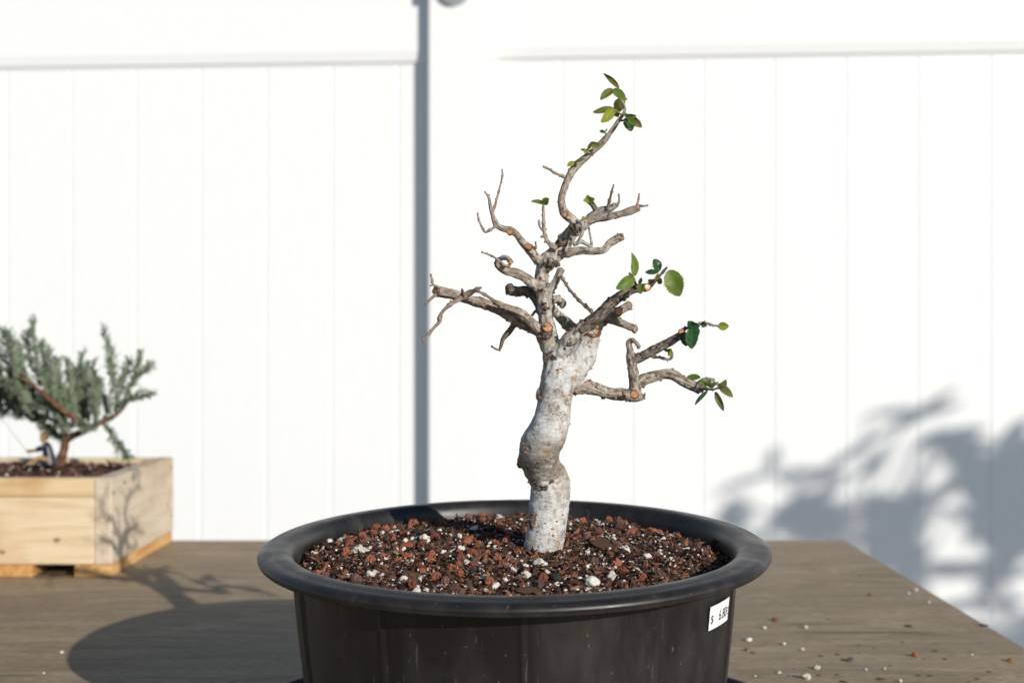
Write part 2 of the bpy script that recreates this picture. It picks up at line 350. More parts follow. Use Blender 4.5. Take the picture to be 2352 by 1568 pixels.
def board(root, x0, x1, yf):
    bm = bmesh.new(); c = 0.0040; d = 0.0016
    prof = [(x0+0.0001, yf+0.022), (x0+0.0001, yf+d), (x0+c, yf), (x1-c, yf), (x1-0.0001, yf+d), (x1-0.0001, yf+0.022)]
    lo = [bm.verts.new((x, y, 0.06)) for x, y in prof]; hi = [bm.verts.new((x, y, ZB+0.03)) for x, y in prof]
    n = len(prof)
    for i in range(n): bm.faces.new((lo[i], lo[(i+1) % n], hi[(i+1) % n], hi[i]))
    bm.faces.new(list(reversed(lo))); bm.faces.new(hi)
    bmesh.ops.recalc_face_normals(bm, faces=bm.faces)
    bm_obj('board', bm, M['vinyl'], root)
def rail(root, name, x0, x1, yb, proud, z0, z1):
    f = yb-proud
    prof = [(yb+0.05, z0), (yb-0.002, z0), (yb-0.002, z0+0.004), (f+0.0045, z0+0.006), (f, z0+0.028), (f, z1-0.006), (f+0.006, z1), (yb+0.05, z1)]
    bm = bmesh.new(); extrude_profile(bm, prof, x0, x1); bm_obj(name, bm, M['vinyl'], root)
YR, YL = 0.042, 0.046
pr = empty('vinyl_fence', FO, 'white vinyl fence right of the post, dappled with leaf shadows', 'fence', 'white fences', -PSI)
xs = [0.0645, 0.225] + [0.225+0.1535*i for i in range(1, 12)]
for a, b in zip(xs, xs[1:]): board(pr, a, b, YR)
rail(pr, 'top_rail', 0.0645, xs[-1]+0.06, YR, 0.012, ZB, ZB+0.17)
rail(pr, 'bottom_rail', 0.0645, xs[-1]+0.06, YR, 0.014, 0.02, 0.16)
pl = empty('vinyl_fence', FO, 'white vinyl fence left of the post, behind the juniper planter', 'fence', 'white fences', -PSI)
xs = [-0.0645, -0.138] + [-0.138-0.1485*i for i in range(1, 11)]
for a, b in zip(xs, xs[1:]): board(pl, b, a, YL)
rail(pl, 'top_rail', xs[-1]-0.06, -0.0645, YL, 0.012, ZB-0.004, ZB+0.17)
rail(pl, 'bottom_rail', xs[-1]-0.06, -0.0645, YL, 0.011, 0.02, 0.16)
# small round metal fitting on the post, only its lower rim in view
hp = at(1043, -23, 2.60)
fit = empty('post_fitting', (hp.x, hp.y, hp.z-0.04), 'round grey metal fitting high on the white fence post', 'fitting', rz=-PSI)
bm = bmesh.new(); bmesh.ops.create_cone(bm, cap_ends=True, segments=40, radius1=0.036, radius2=0.033, depth=0.010, matrix=Matrix.Translation((0, -0.006, 0.04)) @ Matrix.Rotation(R(90), 4, 'X'))
bmesh.ops.create_cone(bm, cap_ends=True, segments=24, radius1=0.012, radius2=0.010, depth=0.010, matrix=Matrix.Translation((0, -0.014, 0.04)) @ Matrix.Rotation(R(90), 4, 'X'))
bm_obj('disc', bm, M['metal'], fit)
bm = bmesh.new(); box(bm, -0.060, -0.022, -0.012, -0.001, 0.036, 0.056, 0.003); bm_obj('bracket', bm, M['darkmetal'], fit)

# ------------------------------------------------------------------ pot
PC = Vector((0.0025, 0.765, 0)); PR = 0.160; PT = 0.1365
pot = empty('round_pot', PC, 'black plastic round pot holding the bare elm bonsai', 'pot')
pot.location.z = 0.0025; PTILT = (R(2.1), R(-0.4), 0); pot.rotation_euler = PTILT
RIBS = [R(-88.5+360/11*i) for i in range(11)]
def lathe(bm, prof, n, ribs=None):
    rings = []
    for r, z in prof:
        ring = []
        for i in range(n):
            a = 2*math.pi*i/n; rr = r
            if ribs and z < PT-0.0095 and r > 0.11:
                for q in ribs:
                    d = (a-q+math.pi) % (2*math.pi)-math.pi
                    rr += 0.0013*math.exp(-(d*r/0.0011)**2) - 0.0005*math.exp(-((d*r-0.0028)/0.0016)**2)
            ring.append(bm.verts.new((rr*math.cos(a), rr*math.sin(a), z)))
        rings.append(ring)
    for a, b in zip(rings, rings[1:]):
        for i in range(n): bm.faces.new((a[i], a[(i+1) % n], b[(i+1) % n], b[i]))
    return rings
T = PT
bm = bmesh.new()
lathe(bm, [(0.0, 0.004), (0.08, 0.004), (0.122, 0.004), (0.1265, 0.007), (0.1285, 0.012), (0.1325, 0.05), (0.1367, 0.09), (0.1396, T-0.0105), (0.1412, T-0.0076)], 720, RIBS)
for f in bm.faces: f.smooth = True
body = bm_obj('body', bm, M['pot'], pot)
bm = bmesh.new()
rimprof = [(0.1410, T-0.00736), (0.150, T-0.00864), (0.1548, T-0.00896), (0.1580, T-0.00816), (0.1590, T-0.00720), (0.1587, T-0.00656), (0.1598, T-0.00560), (0.1600, T-0.00432), (0.1590, T-0.00288), (0.1568, T-0.00160), (0.1540, T-0.00096), (0.1526, T-0.00104), (0.1500, T-0.00040), (0.1465, T), (0.1432, T-0.00040), (0.1402, T-0.00192), (0.1382, T-0.00480), (0.1370, T-0.00880), (0.1362, T-0.01800), (0.135, T-0.03000), (0.133, T-0.05000), (0.13, 0.03), (0.0, 0.02)]
lathe(bm, rimprof, 300)
for f in bm.faces: f.smooth = True
rim = bm_obj('rim', bm, M['rim'], pot)
# price label, bent round the wall, with its print
LZ0, LZ1, A0, A1 = 0.1005, 0.1143, R(52), R(63.6)
def pot_r(z): return 0.1367+(z-0.09)*(0.003/0.030)
def wrap(u, w, lift):
    a = -math.pi/2+A0+(A1-A0)*u; z = LZ0+(LZ1-LZ0)*w; r = pot_r(z)+lift
    return (r*math.cos(a), r*math.sin(a), z)
bm = bmesh.new(); gr = [[bm.verts.new(wrap(i/16, j/4, 0.0007)) for i in range(17)] for j in range(5)]
for j in range(4):
    for i in range(16): bm.faces.new((gr[j][i], gr[j][i+1], gr[j+1][i+1], gr[j+1][i]))
lab = bm_obj('price_label', bm, M['label'], pot)
lab['label'] = 'white price label reading $ 6.80'
def text_part(txt, u0, u1, w0, w1, rot=False):
    c = bpy.data.curves.new('print', 'FONT'); c.body = txt; c.resolution_u = 4
    o = bpy.data.objects.new('print', c); col.objects.link(o)
    me = bpy.data.meshes.new_from_object(o.evaluated_get(bpy.context.evaluated_depsgraph_get()))
    bpy.data.objects.remove(o)
    pts = [v.co.copy() for v in me.vertices]
    x0, x1 = min(p.x for p in pts), max(p.x for p in pts); y0, y1 = min(p.y for p in pts), max(p.y for p in pts)
    for v, p in zip(me.vertices, pts):
        s, t = (p.x-x0)/(x1-x0), (p.y-y0)/(y1-y0)
        if rot: s, t = 1-t, s
        v.co = wrap(u0+(u1-u0)*s, w0+(w1-w0)*t, 0.00085)
    me.materials.clear(); me.name = 'print'
    return mesh_obj('print', me, M['ink'], lab)
text_part('$', 0.06, 0.17, 0.22, 0.62); text_part('6.80', 0.44, 0.86, 0.24, 0.68); text_part('+TX', 0.885, 0.985, 0.25, 0.62, True)
# dark round saucer under the pot
sau = empty('saucer', (PC.x, PC.y, 0), 'thin black saucer under the black pot, just showing at its right', 'saucer')
bm = bmesh.new(); lathe(bm, [(0.0, 0.001), (0.185, 0.001), (0.197, 0.004), (0.2015, 0.0145), (0.2005, 0.0155), (0.1985, 0.0148), (0.193, 0.0055), (0.183, 0.0032), (0.0, 0.003)], 160)
for f in bm.faces: f.smooth = True
bm_obj('dish', bm, M['pot'], sau)

# ------------------------------------------------------------------ potting soil
SZ = 0.1305
def soil_h(x, y):
    r = math.hypot(x, y)
    p = Vector((x, y, 0))
    return SZ + 0.0035*noise.noise(p*26+Vector((3, 1, 0))) + 0.0012*noise.noise(p*120) - 0.010*max(0, (r-0.10)/0.04)**2*(0.5+0.5*max(0, x/0.13)) + 0.002*math.exp(-(r/0.04)**2)
soil = empty('potting_soil', (PC.x, PC.y, SZ), 'gritty soil mix of red lava, white pumice and bark in the black pot', 'soil')
soil.rotation_euler = PTILT
bm = bmesh.new(); rings = []
NR, NA = 60, 220
for j in range(NR+1):
    r = 0.1365*j/NR; rings.append([bm.verts.new((r*math.cos(2*math.pi*i/NA), r*math.sin(2*math.pi*i/NA), soil_h(r*math.cos(2*math.pi*i/NA), r*math.sin(2*math.pi*i/NA))-SZ-0.001)) for i in range(NA)] if j else [bm.verts.new((0, 0, soil_h(0, 0)-SZ-0.001))])
for i in range(NA): bm.faces.new((rings[0][0], rings[1][i], rings[1][(i+1) % NA]))
for j in range(1, NR):
    for i in range(NA): bm.faces.new((rings[j][i], rings[j+1][i], rings[j+1][(i+1) % NA], rings[j][(i+1) % NA]))
tag(bm_obj('soil_bed', bm, M['soil'], soil, True), None, None, kind='stuff')

def rock_mesh(name, sub, amp, freq, seed, flat=(1, 1, 1), mat=None, spiky=0.0):
    bm = bmesh.new(); bmesh.ops.create_icosphere(bm, subdivisions=sub, radius=1.0)
    for v in bm.verts:
        p = v.co.copy(); n = noise.noise(p*freq+Vector((seed*3.1, seed, -seed*2)))
        n2 = noise.noise(p*freq*2.7+Vector((seed, -seed*4, seed)))
        v.co = p*(1+amp*n+amp*0.6*n2 - spiky*max(0, n2)**1.2)
        v.co = Vector((v.co.x*flat[0], v.co.y*flat[1], v.co.z*flat[2]))
    me = bpy.data.meshes.new(name); bm.to_mesh(me); bm.free()
    for p in me.polygons: p.use_smooth = sub >= 3 and 'lava' not in name
    me.materials.append(mat); return me
LAVA = [rock_mesh('lava_stone', 4, 0.40, 1.9, i, (1, 0.8, 0.7), M['lava'], 0.6) for i in range(6)]
LAV2 = [rock_mesh('lava_stone', 4, 0.40, 1.9, i+20, (1, 0.8, 0.65), M['lava2'], 0.6) for i in range(4)]
PUM = [rock_mesh('pumice_stone', 3, 0.5, 1.5, i+40, (1, 0.75, 0.65), M['pumice'], 0.3) for i in range(7)]
BLK = [rock_mesh('black_stone', 2, 0.30, 1.3, i+60, (1, 0.75, 0.6), M['black']) for i in range(3)]
CHP = [rock_mesh('bark_chip', 2, 0.30, 1.4, i+80, (1, 0.42, 0.17), M['chip']) for i in range(5)]
taken = []
def scatter(name, meshes, count, r0, r1, cx=0, cy=0, spread=0.131, sink=0.25, tilt=0.5, bias=None, gap=0.8):
    made = 0; tries = 0
    while made < count and tries < count*60:
        tries += 1
        a = random.random()*2*math.pi; rr = spread*math.sqrt(random.random()); x, y = rr*math.cos(a), rr*math.sin(a)
        if bias and random.random() > bias(x, y): continue
        s = r0+(r1-r0)*random.random()**1.8
        if math.hypot(x-TBX, y-TBY) < 0.0145+s*0.6: continue
        if any((x-q[0])**2+(y-q[1])**2 < (gap*(s+q[2]))**2 for q in taken): continue
        if rr+s*0.9 > 0.1335: continue
        taken.append((x, y, s))
        o = bpy.data.objects.new(name, random.choice(meshes))
        o.location = (x, y, soil_h(x, y)-SZ+s*sink); o.scale = (s, s, s)
        o.rotation_euler = (random.uniform(-tilt, tilt), random.uniform(-tilt, tilt), random.uniform(0, 6.28))
        link(o, soil); made += 1
TB = at(1250, 1262, 0.765); TBX, TBY = TB.x-PC.x, TB.y-PC.y
red_bias = lambda x, y: 0.25+0.75*(1/(1+math.exp((x-0.01)*38)))
scatter('lava_stone', LAVA, 190, 0.0016, 0.0043, sink=0.35, tilt=1.2, bias=red_bias)
scatter('lava_stone', LAV2, 90, 0.0016, 0.0042, sink=0.3, tilt=1.2)
scatter('black_stone', BLK, 26, 0.0022, 0.0052, sink=0.15, tilt=0.5)
scatter('pumice_stone', PUM, 48, 0.0020, 0.0036, sink=0.35, tilt=0.8)
scatter('pumice_stone', PUM, 240, 0.0010, 0.0022, sink=0.4, tilt=1.0)
scatter('bark_chip', CHP, 240, 0.0022, 0.0062, sink=0.12, tilt=0.45, gap=0.42)
# hand-placed big pieces
for nm, me, px, py, s, rot in (('bark_chip', CHP[0], 1385, 1262, 0.0085, (0.9, 0.2, 0.3)), ('bark_chip', CHP[1], 1412, 1258, 0.0075, (1.2, 0.5, 1.2)), ('bark_chip', CHP[2], 1653, 1246, 0.0105, (0.2, 0.9, 0.8)),
                              ('pumice_stone', PUM[0], 826, 1271, 0.0052, (0.5, 0.3, 0.2)), ('pumice_stone', PUM[1], 1360, 1330, 0.0052, (0, 0.3, 1.2)), ('pumice_stone', PUM[2], 1240, 1302, 0.0045, (0.4, 0, 2)), ('bark_chip', CHP[3], 950, 1312, 0.008, (0.4, 0.25, 0.5)), ('bark_chip', CHP[4], 1215, 1345, 0.007, (0.4, 0.1, 0.3))):
    Y = FPX*(CAMZ-SZ)/(py-CY); q = at(px, py, Y)-PC
    o = bpy.data.objects.new(nm, me); o.location = (q.x, q.y, soil_h(q.x, q.y)-SZ+s*0.35); o.scale = (s, s, s); o.rotation_euler = rot; link(o, soil)
# countless small crumbs
def crumbs_mesh(name, n, smin, smax, mat, spread, hfun, parent, flat=0.5, aspect=1.6, keep=None):
    vs, fs = [], []
    for _ in range(n):
        a = random.random()*6.283; rr = spread*math.sqrt(random.random()); x, y = rr*math.cos(a), rr*math.sin(a)
        if keep and not keep(x, y): continue
        s = smin+(smax-smin)*random.random()**2.2
        q = Quaternion((random.gauss(0, 1), random.gauss(0, 0.25), random.gauss(0, 0.25), random.gauss(0, 1))).normalized()
        b = len(vs); c = Vector((x, y, hfun(x, y)+s*0.2))
        ax = aspect*random.uniform(0.7, 1.8)
        for p in ((1,0,0), (-1,0,0), (0,1,0), (0,-1,0), (0,0,1), (0,0,-1)):
            j = Vector(p)*random.uniform(0.6, 1.15)
            j = Vector((j.x*ax, j.y*0.8, j.z*flat)); j += Vector((random.uniform(-.25,.25), random.uniform(-.25,.25), random.uniform(-.15,.15)))
            vs.append(c+(q @ j)*s)
        for f in ((0,2,4), (2,1,4), (1,3,4), (3,0,4), (2,0,5), (1,2,5), (3,1,5), (0,3,5)): fs.append(tuple(b+i for i in f))
    me = bpy.data.meshes.new(name); me.from_pydata(vs, [], fs); me.update()
    return tag(mesh_obj(name, me, mat, parent), None, None, kind='stuff')
free = lambda x, y: math.hypot(x-TBX, y-TBY) > 0.0125
crumbs_mesh('soil_crumbs', 22000, 0.0005, 0.0027, M['fines'], 0.1345, lambda x, y: soil_h(x, y)-SZ, soil, 0.45, 1.6, free)
crumbs_mesh('perlite_grains', 2800, 0.0003, 0.0013, M['fines_w'], 0.133, lambda x, y: soil_h(x, y)-SZ+0.0006, soil, 0.8, 1.1, free)

# ------------------------------------------------------------------ elm bonsai
TY = 0.765
bonsai = empty('elm_bonsai', (TB.x, TB.y, SZ), 'pruned elm bonsai with pale crooked trunk and few leaves in the black pot', 'tree')
BO = Vector(bonsai.location)
K = TY/FPX           # metres per photo pixel at the trunk
def P(x, y, dz=0.0): return at(x, y, TY+dz)-BO
def catmull(pts, rad, step):
    out = []
    n = len(pts)
    for i in range(n-1):
        p0 = pts[max(i-1, 0)]; p1 = pts[i]; p2 = pts[i+1]; p3 = pts[min(i+2, n-1)]
        L = (p2-p1).length; m = max(2, int(L/step))
        for k in range(m):
            t = k/m; t2, t3 = t*t, t*t*t
            out.append((0.5*((2*p1)+(p2-p0)*t+(2*p0-5*p1+4*p2-p3)*t2+(3*p1-p0-3*p2+p3)*t3), rad[i]+(rad[i+1]-rad[i])*(t2*(3-2*t))))
    out.append((pts[-1], rad[-1])); return out
def tube(bm, path, seg, rough=0.1, seed=0.0, nodes=0.0, uv=None, cap0=True, cap1=True, vfreq=1.0):
    """bark tube; returns (end point, end direction, end radius)"""
    tang = []
    for i in range(len(path)):
        a = path[max(i-1, 0)][0]; b = path[min(i+1, len(path)-1)][0]
        d = b-a; tang.append(d.normalized() if d.length > 1e-9 else Vector((0, 0, 1)))
    up = Vector((0, -1, 0.2)) if abs(tang[0].y) < 0.9 else Vector((1, 0, 0))
    nrm = (up-tang[0]*up.dot(tang[0])).normalized(); rings = []; L = 0.0; Ls = []
    for i, (p, r) in enumerate(path):
        if i:
            L += (p-path[i-1][0]).length
            nrm = (nrm-tang[i]*nrm.dot(tang[i])).normalized()
        bi = tang[i].cross(nrm); ring = []
        nb = 1.0
        if nodes:
            ph = (L/nodes+seed) % 1.0
            nb += 0.42*math.exp(-((ph-0.5)*nodes/0.0011)**2)
        for s in range(seg):
            a = 2*math.pi*s/seg; d = nrm*math.cos(a)+bi*math.sin(a)
            q = Vector((math.cos(a)*2.2+seed*5, math.sin(a)*2.2-seed*3, L*150*vfreq))
            h = noise.noise(q*0.55)*1.25+noise.noise(q*1.6)*0.8+noise.noise(Vector((q.x*3.4, q.y*3.4, q.z*0.6)))*0.9
            ring.append(bm.verts.new(p+d*(r*nb*(1+rough*h))))
        rings.append(ring); Ls.append(L)
    R0 = sum(r for _, r in path)/len(path)
    for j in range(len(rings)-1):
        for s in range(seg):
            f = bm.faces.new((rings[j][s], rings[j][(s+1) % seg], rings[j+1][(s+1) % seg], rings[j+1][s])); f.smooth = True
            if uv:
                c = 2*math.pi*R0/seg
                for lp, (uu, vv) in zip(f.loops, ((s*c, Ls[j]), ((s+1)*c, Ls[j]), ((s+1)*c, Ls[j+1]), (s*c, Ls[j+1]))): lp[uv].uv = (uu+seed*0.13, vv+seed*0.29)
    for flag, ring, p, t in ((cap0, rings[0], path[0], -tang[0]), (cap1, rings[-1], path[-1], tang[-1])):
        if not flag: continue
        c = bm.verts.new(p[0]+t*(p[1]*(0.02 if flag == 'flat' else 0.5)))
        for s in range(seg):
            vs = (ring[s], ring[(s+1) % seg], c) if t is not tang[0] and ring is rings[-1] else (ring[(s+1) % seg], ring[s], c)
            try: bm.faces.new(vs).smooth = flag != 'flat'
            except ValueError: pass
    return path[-1][0], tang[-1], path[-1][1]
def blob(bm, c, r, sc=(1, 1, 1), seed=0.0, amp=0.25, sub=2):
    res = bmesh.ops.create_icosphere(bm, subdivisions=sub, radius=1.0)
    for v in res['verts']:
        p = v.co.copy(); k = 1+amp*noise.noise(p*1.8+Vector((seed*7, seed, 3)))+amp*0.5*noise.noise(p*4+Vector((seed, 2, seed)))
        v.co = Vector((p.x*sc[0], p.y*sc[1], p.z*sc[2]))*(k*r)+c
    for v in res['verts']:
        for f in v.link_faces: f.smooth = True
def px_path(pts, step, rscale=1.0):
    return catmull([P(x, y, d) for x, y, d, r in pts], [r*K*rscale for x, y, d, r in pts], step)

# --- trunk: lower trunk, stump, leader and limb roots fused into one surface
TRUNK = [
 [(1250,1292,0,50), (1250,1262,0,47), (1253,1225,.001,45), (1259,1180,.003,45), (1263,1140,.006,46.5), (1264,1110,.008,46), (1252,1084,.006,44.5), (1238,1054,-.004,46), (1242,1024,-.014,47.5), (1258,992,-.018,45), (1269,960,-.016,40), (1275,920,-.012,37), (1279,885,-.008,38), (1285,855,-.006,40), (1289,835,-.005,38)],
 [(1288,880,-.006,34), (1312,853,-.003,35), (1336,817,0,32), (1350,788,.002,25.5), (1359,763,.003,21.5)],
 [(1284,862,-.006,32), (1276,838,-.006,29.5), (1271,815,-.006,26), (1268,795,-.005,22), (1261,768,0,17.5), (1254,735,.002,16.5), (1248,695,.002,15.5), (1245,655,.001,15.5), (1246,625,0,16.5), (1254,602,0,20), (1268,592,0,20), (1287,573,0,19.5), (1302,549,0,17.5), (1317,529,0,15), (1327,515,0,11.5)],
 [(1276,812,-.010,21), (1293,800,-.013,18), (1306,780,-.016,16.5), (1326,763,-.018,15), (1349,745,-.02,14)],
 [(1262,800,-.008,20), (1253,772,-.013,20), (1245,762,-.017,17), (1225,753,-.020,13)],
 [(1345,790,.006,18), (1350,770,.010,16), (1362,750,.012,15)],
 [(1312,868,-.004,26), (1322,890,-.002,15), (1350,886,-.001,16.5), (1368,894,0,14)],
 [(1262,702,.006,11), (1283,725,.010,10.5), (1300,741,.012,12.5), (1316,757,.011,13), (1338,772,.008,14)],
 [(1244,606,0,12), (1238,598,-.001,10.5), (1229,587,-.002,9.5)],
 [(1290,582,-.003,11), (1304,582,-.004,9.5), (1318,577,-.005,8.5)],
 [(1250,655,-.004,12), (1228,653,-.005,11.5), (1210,641,-.006,11)],
]
bm = bmesh.new()
for i, t in enumerate(TRUNK): tube(bm, px_path(t, 0.0025), 40, 0.03 if i else 0.022, i*1.3+0.4)
for i, (x, y, dz, r, sc) in enumerate([(1249,1108,-.005,12,(1.2,.8,.8)), (1197,1056,-.006,13,(.8,1,1.1)), (1238,905,-.010,11,(.7,1,1.3)), (1252,760,-.022,17,(1,.9,1.15)), (1304,1108,.008,9,(.8,1,1.4)),
      (1262,618,-.004,8,(1,1,.8)), (1247,668,-.002,9,(1.1,1,.5)), (1318,525,-.004,11,(1,1,1.1)), (1236,640,-.003,7,(.8,1,1)), (1270,600,-.006,9,(1.2,.9,.8)), (1287,545,-.002,8,(1,1,1))]):
    blob(bm, P(x, y, dz), r*K, sc, i*2.2, 0.35)
tmp = bpy.data.meshes.new('trunk'); bm.to_mesh(tmp); bm.free()
to = bpy.data.objects.new('trunk_src', tmp); col.objects.link(to)
md = to.modifiers.new('r', 'REMESH'); md.mode = 'VOXEL'; md.voxel_size = 0.00075; md.use_smooth_shade = True
sm = to.modifiers.new('s', 'SMOOTH'); sm.factor = 0.5; sm.iterations = 5
me = bpy.data.meshes.new_from_object(to.evaluated_get(bpy.context.evaluated_depsgraph_get()))
bpy.data.objects.remove(to); me.name = 'trunk'
bm = bmesh.new(); bm.from_mesh(me); bm.normal_update()
for v in bm.verts:
    p = v.co
    ring = noise.noise(Vector((p.x*45, p.y*45, p.z*420)))*0.6+noise.noise(Vector((p.x*120, p.y*120, p.z*700)))*0.4
    w = max(0.0, min(1.0, noise.noise(p*38)*1.6+0.55))
    low = 1.0 if p.z < 0.115 else 0.35
    d = 0.0006*ring*w*low+0.0003*noise.noise(p*260)+0.0008*noise.noise(p*90)
    # long furrows on the upper, younger wood
    if p.z > 0.11: d += 0.0006*noise.noise(Vector((p.x*520, p.y*520, p.z*120)))
    v.co = p+v.normal*d
bm.to_mesh(me)
for p in me.polygons: p.use_smooth = True
trunk_surface = [(v.co.copy(), v.normal.copy()) for v in bm.verts]
bm.free(); me.materials.clear()
trunk = mesh_obj('trunk', me, M['trunk'], bonsai)
# orange lenticels and dark scabs sitting on the trunk
bm = bmesh.new(); rnd = random.Random(5); cand = [q for q in trunk_surface if q[1].y < 0.25 and 0.004 < q[0].z < 0.150]
for i in range(85):
    p, n = rnd.choice(cand); r = rnd.uniform(0.00035, 0.0011)
    blob(bm, p, r, (1.25, 1.0, rnd.uniform(0.6, 1.0)), i, 0.3, 1)
tag(bm_obj('lenticels', bm, M['lent'], trunk), None, None, kind='stuff')
bm = bmesh.new()
for i in range(90):
    p, n = rnd.choice(trunk_surface)
    if p.z < 0.004: continue
    r = rnd.uniform(0.0003, 0.0009); blob(bm, p, r, (1.1, 1, 0.7), i+300, 0.5, 1)
def cluster(bm, x, y, dz, r, n, sx=1, sy=1, seed=0):
    q = random.Random(seed)
    for i in range(n): blob(bm, P(x+q.gauss(0, r*0.45*sx), y+q.gauss(0, r*0.45*sy), dz+q.uniform(0.0, 0.0014)), q.uniform(0.10, 0.36)*r*K, (q.uniform(0.6, 1.8), 0.6, q.uniform(0.5, 1.5)), seed+i*1.7, 1.1, 2)
cluster(bm, 1222, 1196, -.0085, 18, 22, 0.8, 1.3, 1); cluster(bm, 1248, 1110, -.0065, 16, 22, 1.3, 0.8, 2); cluster(bm, 1208, 1072, -.004, 14, 12, 1, 1, 3)
cluster(bm, 1253, 766, -.030, 18, 18, 1, 0.8, 4); cluster(bm, 1322, 527, -.010, 12, 12, 1, 1, 5); cluster(bm, 1262, 820, -.016, 14, 14, 1, 0.8, 6); cluster(bm, 1300, 805, -.014, 10, 8, 1, 1, 7); cluster(bm, 1266, 604, -.0075, 16, 14, 1.2, 0.6, 8); cluster(bm, 1246, 655, -.0055, 18, 16, 1, 0.8, 9); cluster(bm, 1290, 560, -.007, 18, 12, 1, 1, 10); cluster(bm, 1282, 578, -.006, 12, 12, 1, 1, 11); cluster(bm, 1250, 700, -.004, 14, 8, 0.8, 1.5, 12)
tag(bm_obj('bark_scabs', bm, M['scar'], trunk), None, None, kind='stuff')

def cut_face(parent, x, y, dz, r, nrm, squash=1.0):
    """sawn or clipped end: orange wood disc in a darker bark lip"""
    n = Vector(nrm).normalized(); c = P(x, y, dz); rr = r*K
    q = n.to_track_quat('Z', 'Y'); bm = bmesh.new(); N = 22; ring = []
    seed = x*0.37+y
    for s in range(N):
        a = 2*math.pi*s/N; w = 1+0.30*noise.noise(Vector((math.cos(a)*1.3, math.sin(a)*1.3, seed)))
        ring.append((a, w))
    def rg(k, h): return [bm.verts.new(c+q @ Vector((math.cos(a)*rr*w*k, math.sin(a)*rr*w*k*squash, h*rr))) for a, w in ring]
    r1 = rg(0.80, 0.16); r2 = rg(0.52, 0.20); cc = bm.verts.new(c+q @ Vector((0, 0, rr*0.17)))
    for s in range(N):
        bm.faces.new((r1[s], r1[(s+1) % N], r2[(s+1) % N], r2[s])).smooth = True; bm.faces.new((r2[s], r2[(s+1) % N], cc)).smooth = True
    f = bm_obj('cut_face', bm, M['cut'], parent, True)
    bm = bmesh.new()
    a0 = rg(0.98, -0.5); a1 = rg(1.10, -0.05); a2 = rg(1.03, 0.20); a3 = rg(0.80, 0.185); a4 = rg(0.78, 0.05)
    for A, B in ((a0, a1), (a1, a2), (a2, a3), (a3, a4)):
        for s in range(N): bm.faces.new((A[s], A[(s+1) % N], B[(s+1) % N], B[s])).smooth = True
    bm_obj('cut_lip', bm, M['cutring'], parent, True)
def branch(name, pts, mat, rough=0.15, seg=22, parent=bonsai, node=0.0, spurs=0, cuts=()):
    bm = bmesh.new(); uv = bm.loops.layers.uv.new('UVMap'); seed = (pts[0][0]*0.173+pts[-1][1]*0.311) % 17
    rmin = min(p[3] for p in pts); step = max(0.0006, min(0.0014, rmin*K*0.6))
    path = px_path(pts, step)
    tube(bm, path, seg+(8 if seg > 16 else 2), rough*1.45, seed, node, uv, True, True)
    spurs = int(spurs*1.8)
    q = random.Random(int(seed*1000))
    for i in range(spurs):
        j = q.randrange(len(path)); p, r = path[j]
        d = Vector((q.uniform(-1, 1), q.uniform(-1, 0.4), q.uniform(-1, 1))).normalized()
        blob(bm, p+d*r*0.95, r*q.uniform(0.14, 0.40), (q.uniform(0.7, 1.4), 1, q.uniform(0.7, 1.6)), i+seed, 0.9, 2)
    if node:    # buds on the twigs
        L = 0; side = 1; last = 0
        for j in range(1, len(path)-1):
            L += (path[j][0]-path[j-1][0]).length
            if L-last > node*q.uniform(0.8, 1.3):
                last = L; side = -side; t = (path[j+1][0]-path[j-1][0]).normalized(); d = (t.cross(Vector((0, -1, 0)))*side+Vector((0, -0.4*q.random(), 0))).normalized()
                blob(bm, path[j][0]+d*path[j][1]*1.15+t*0.0003, path[j][1]*0.62, (1, 1, 1.35), j, 0.25, 1)
        blob(bm, path[-1][0], path[-1][1]*1.25, (1, 1, 1.3), 3, 0.2, 1)
    bmesh.ops.recalc_face_normals(bm, faces=bm.faces)
    o = bm_obj(name, bm, mat, parent)
    for c in cuts: cut_face(o, *c)
    return o
def twig(pts, mat=None, parent=bonsai, node=0.0062): return branch('twig', pts, mat or M['twig'], 0.10, 10, parent, node)
BK, BD, TW, PA = M['bark'], M['bark_dark_or_shaded'], M['twig'], M['pale']
cut_face(trunk, 1356, 762, .002, 24, (0.16, -0.42, 0.88)); cut_face(trunk, 1257, 752, -.0295, 11.5, (0.15, -0.93, 0.35))

# top leader
b_top = branch('branch', [(1326,517,0,11.5), (1312,503,-.001,10), (1297,490,-.002,10.5), (1291,473,-.002,9.5), (1290,454,-.002,8.5), (1298,428,0,8), (1306,407,.001,8.3), (1321,386,.002,8.5), (1343,364,.002,8.3), (1362,347,.003,7.6), (1384,327,.003,7), (1404,302,.002,5.2), (1420,279,.001,4.5), (1430,264,0,4), (1435,251,0,3.4), (1431,236,-.001,3), (1423,222,-.002,2.3), (1415,207,-.003,1.6)], BK, 0.13, 22, spurs=26,
    cuts=[(1298,492,-.0045,7.6,(-0.15,-0.95,0.25))])
twig([(1305,410,.001,4.5), (1293,405,0,3.2), (1274,397,-.002,2.8), (1262,389,-.003,2.6), (1249,383,-.004,2.3)], parent=b_top)
tw_l = twig([(1424,277,0,3), (1431,277,-.002,2.4), (1439,271,-.004,1.9)], BD, b_top, 0); twig([(1428,264,0,2.6), (1420,258,-.002,2), (1409,250,-.004,1.7)], parent=b_top, node=0)
twig([(1324,384,.001,4), (1321,376,-.002,3.2), (1320,371,-.003,2)], BD, b_top, 0); twig([(1357,350,.002,6), (1350,349,-.003,5), (1347,343,-.004,2.5)], BD, b_top, 0); twig([(1396,311,.002,2.5), (1391,307,0,2), (1389,303,-.001,1.4)], parent=b_top, node=0)
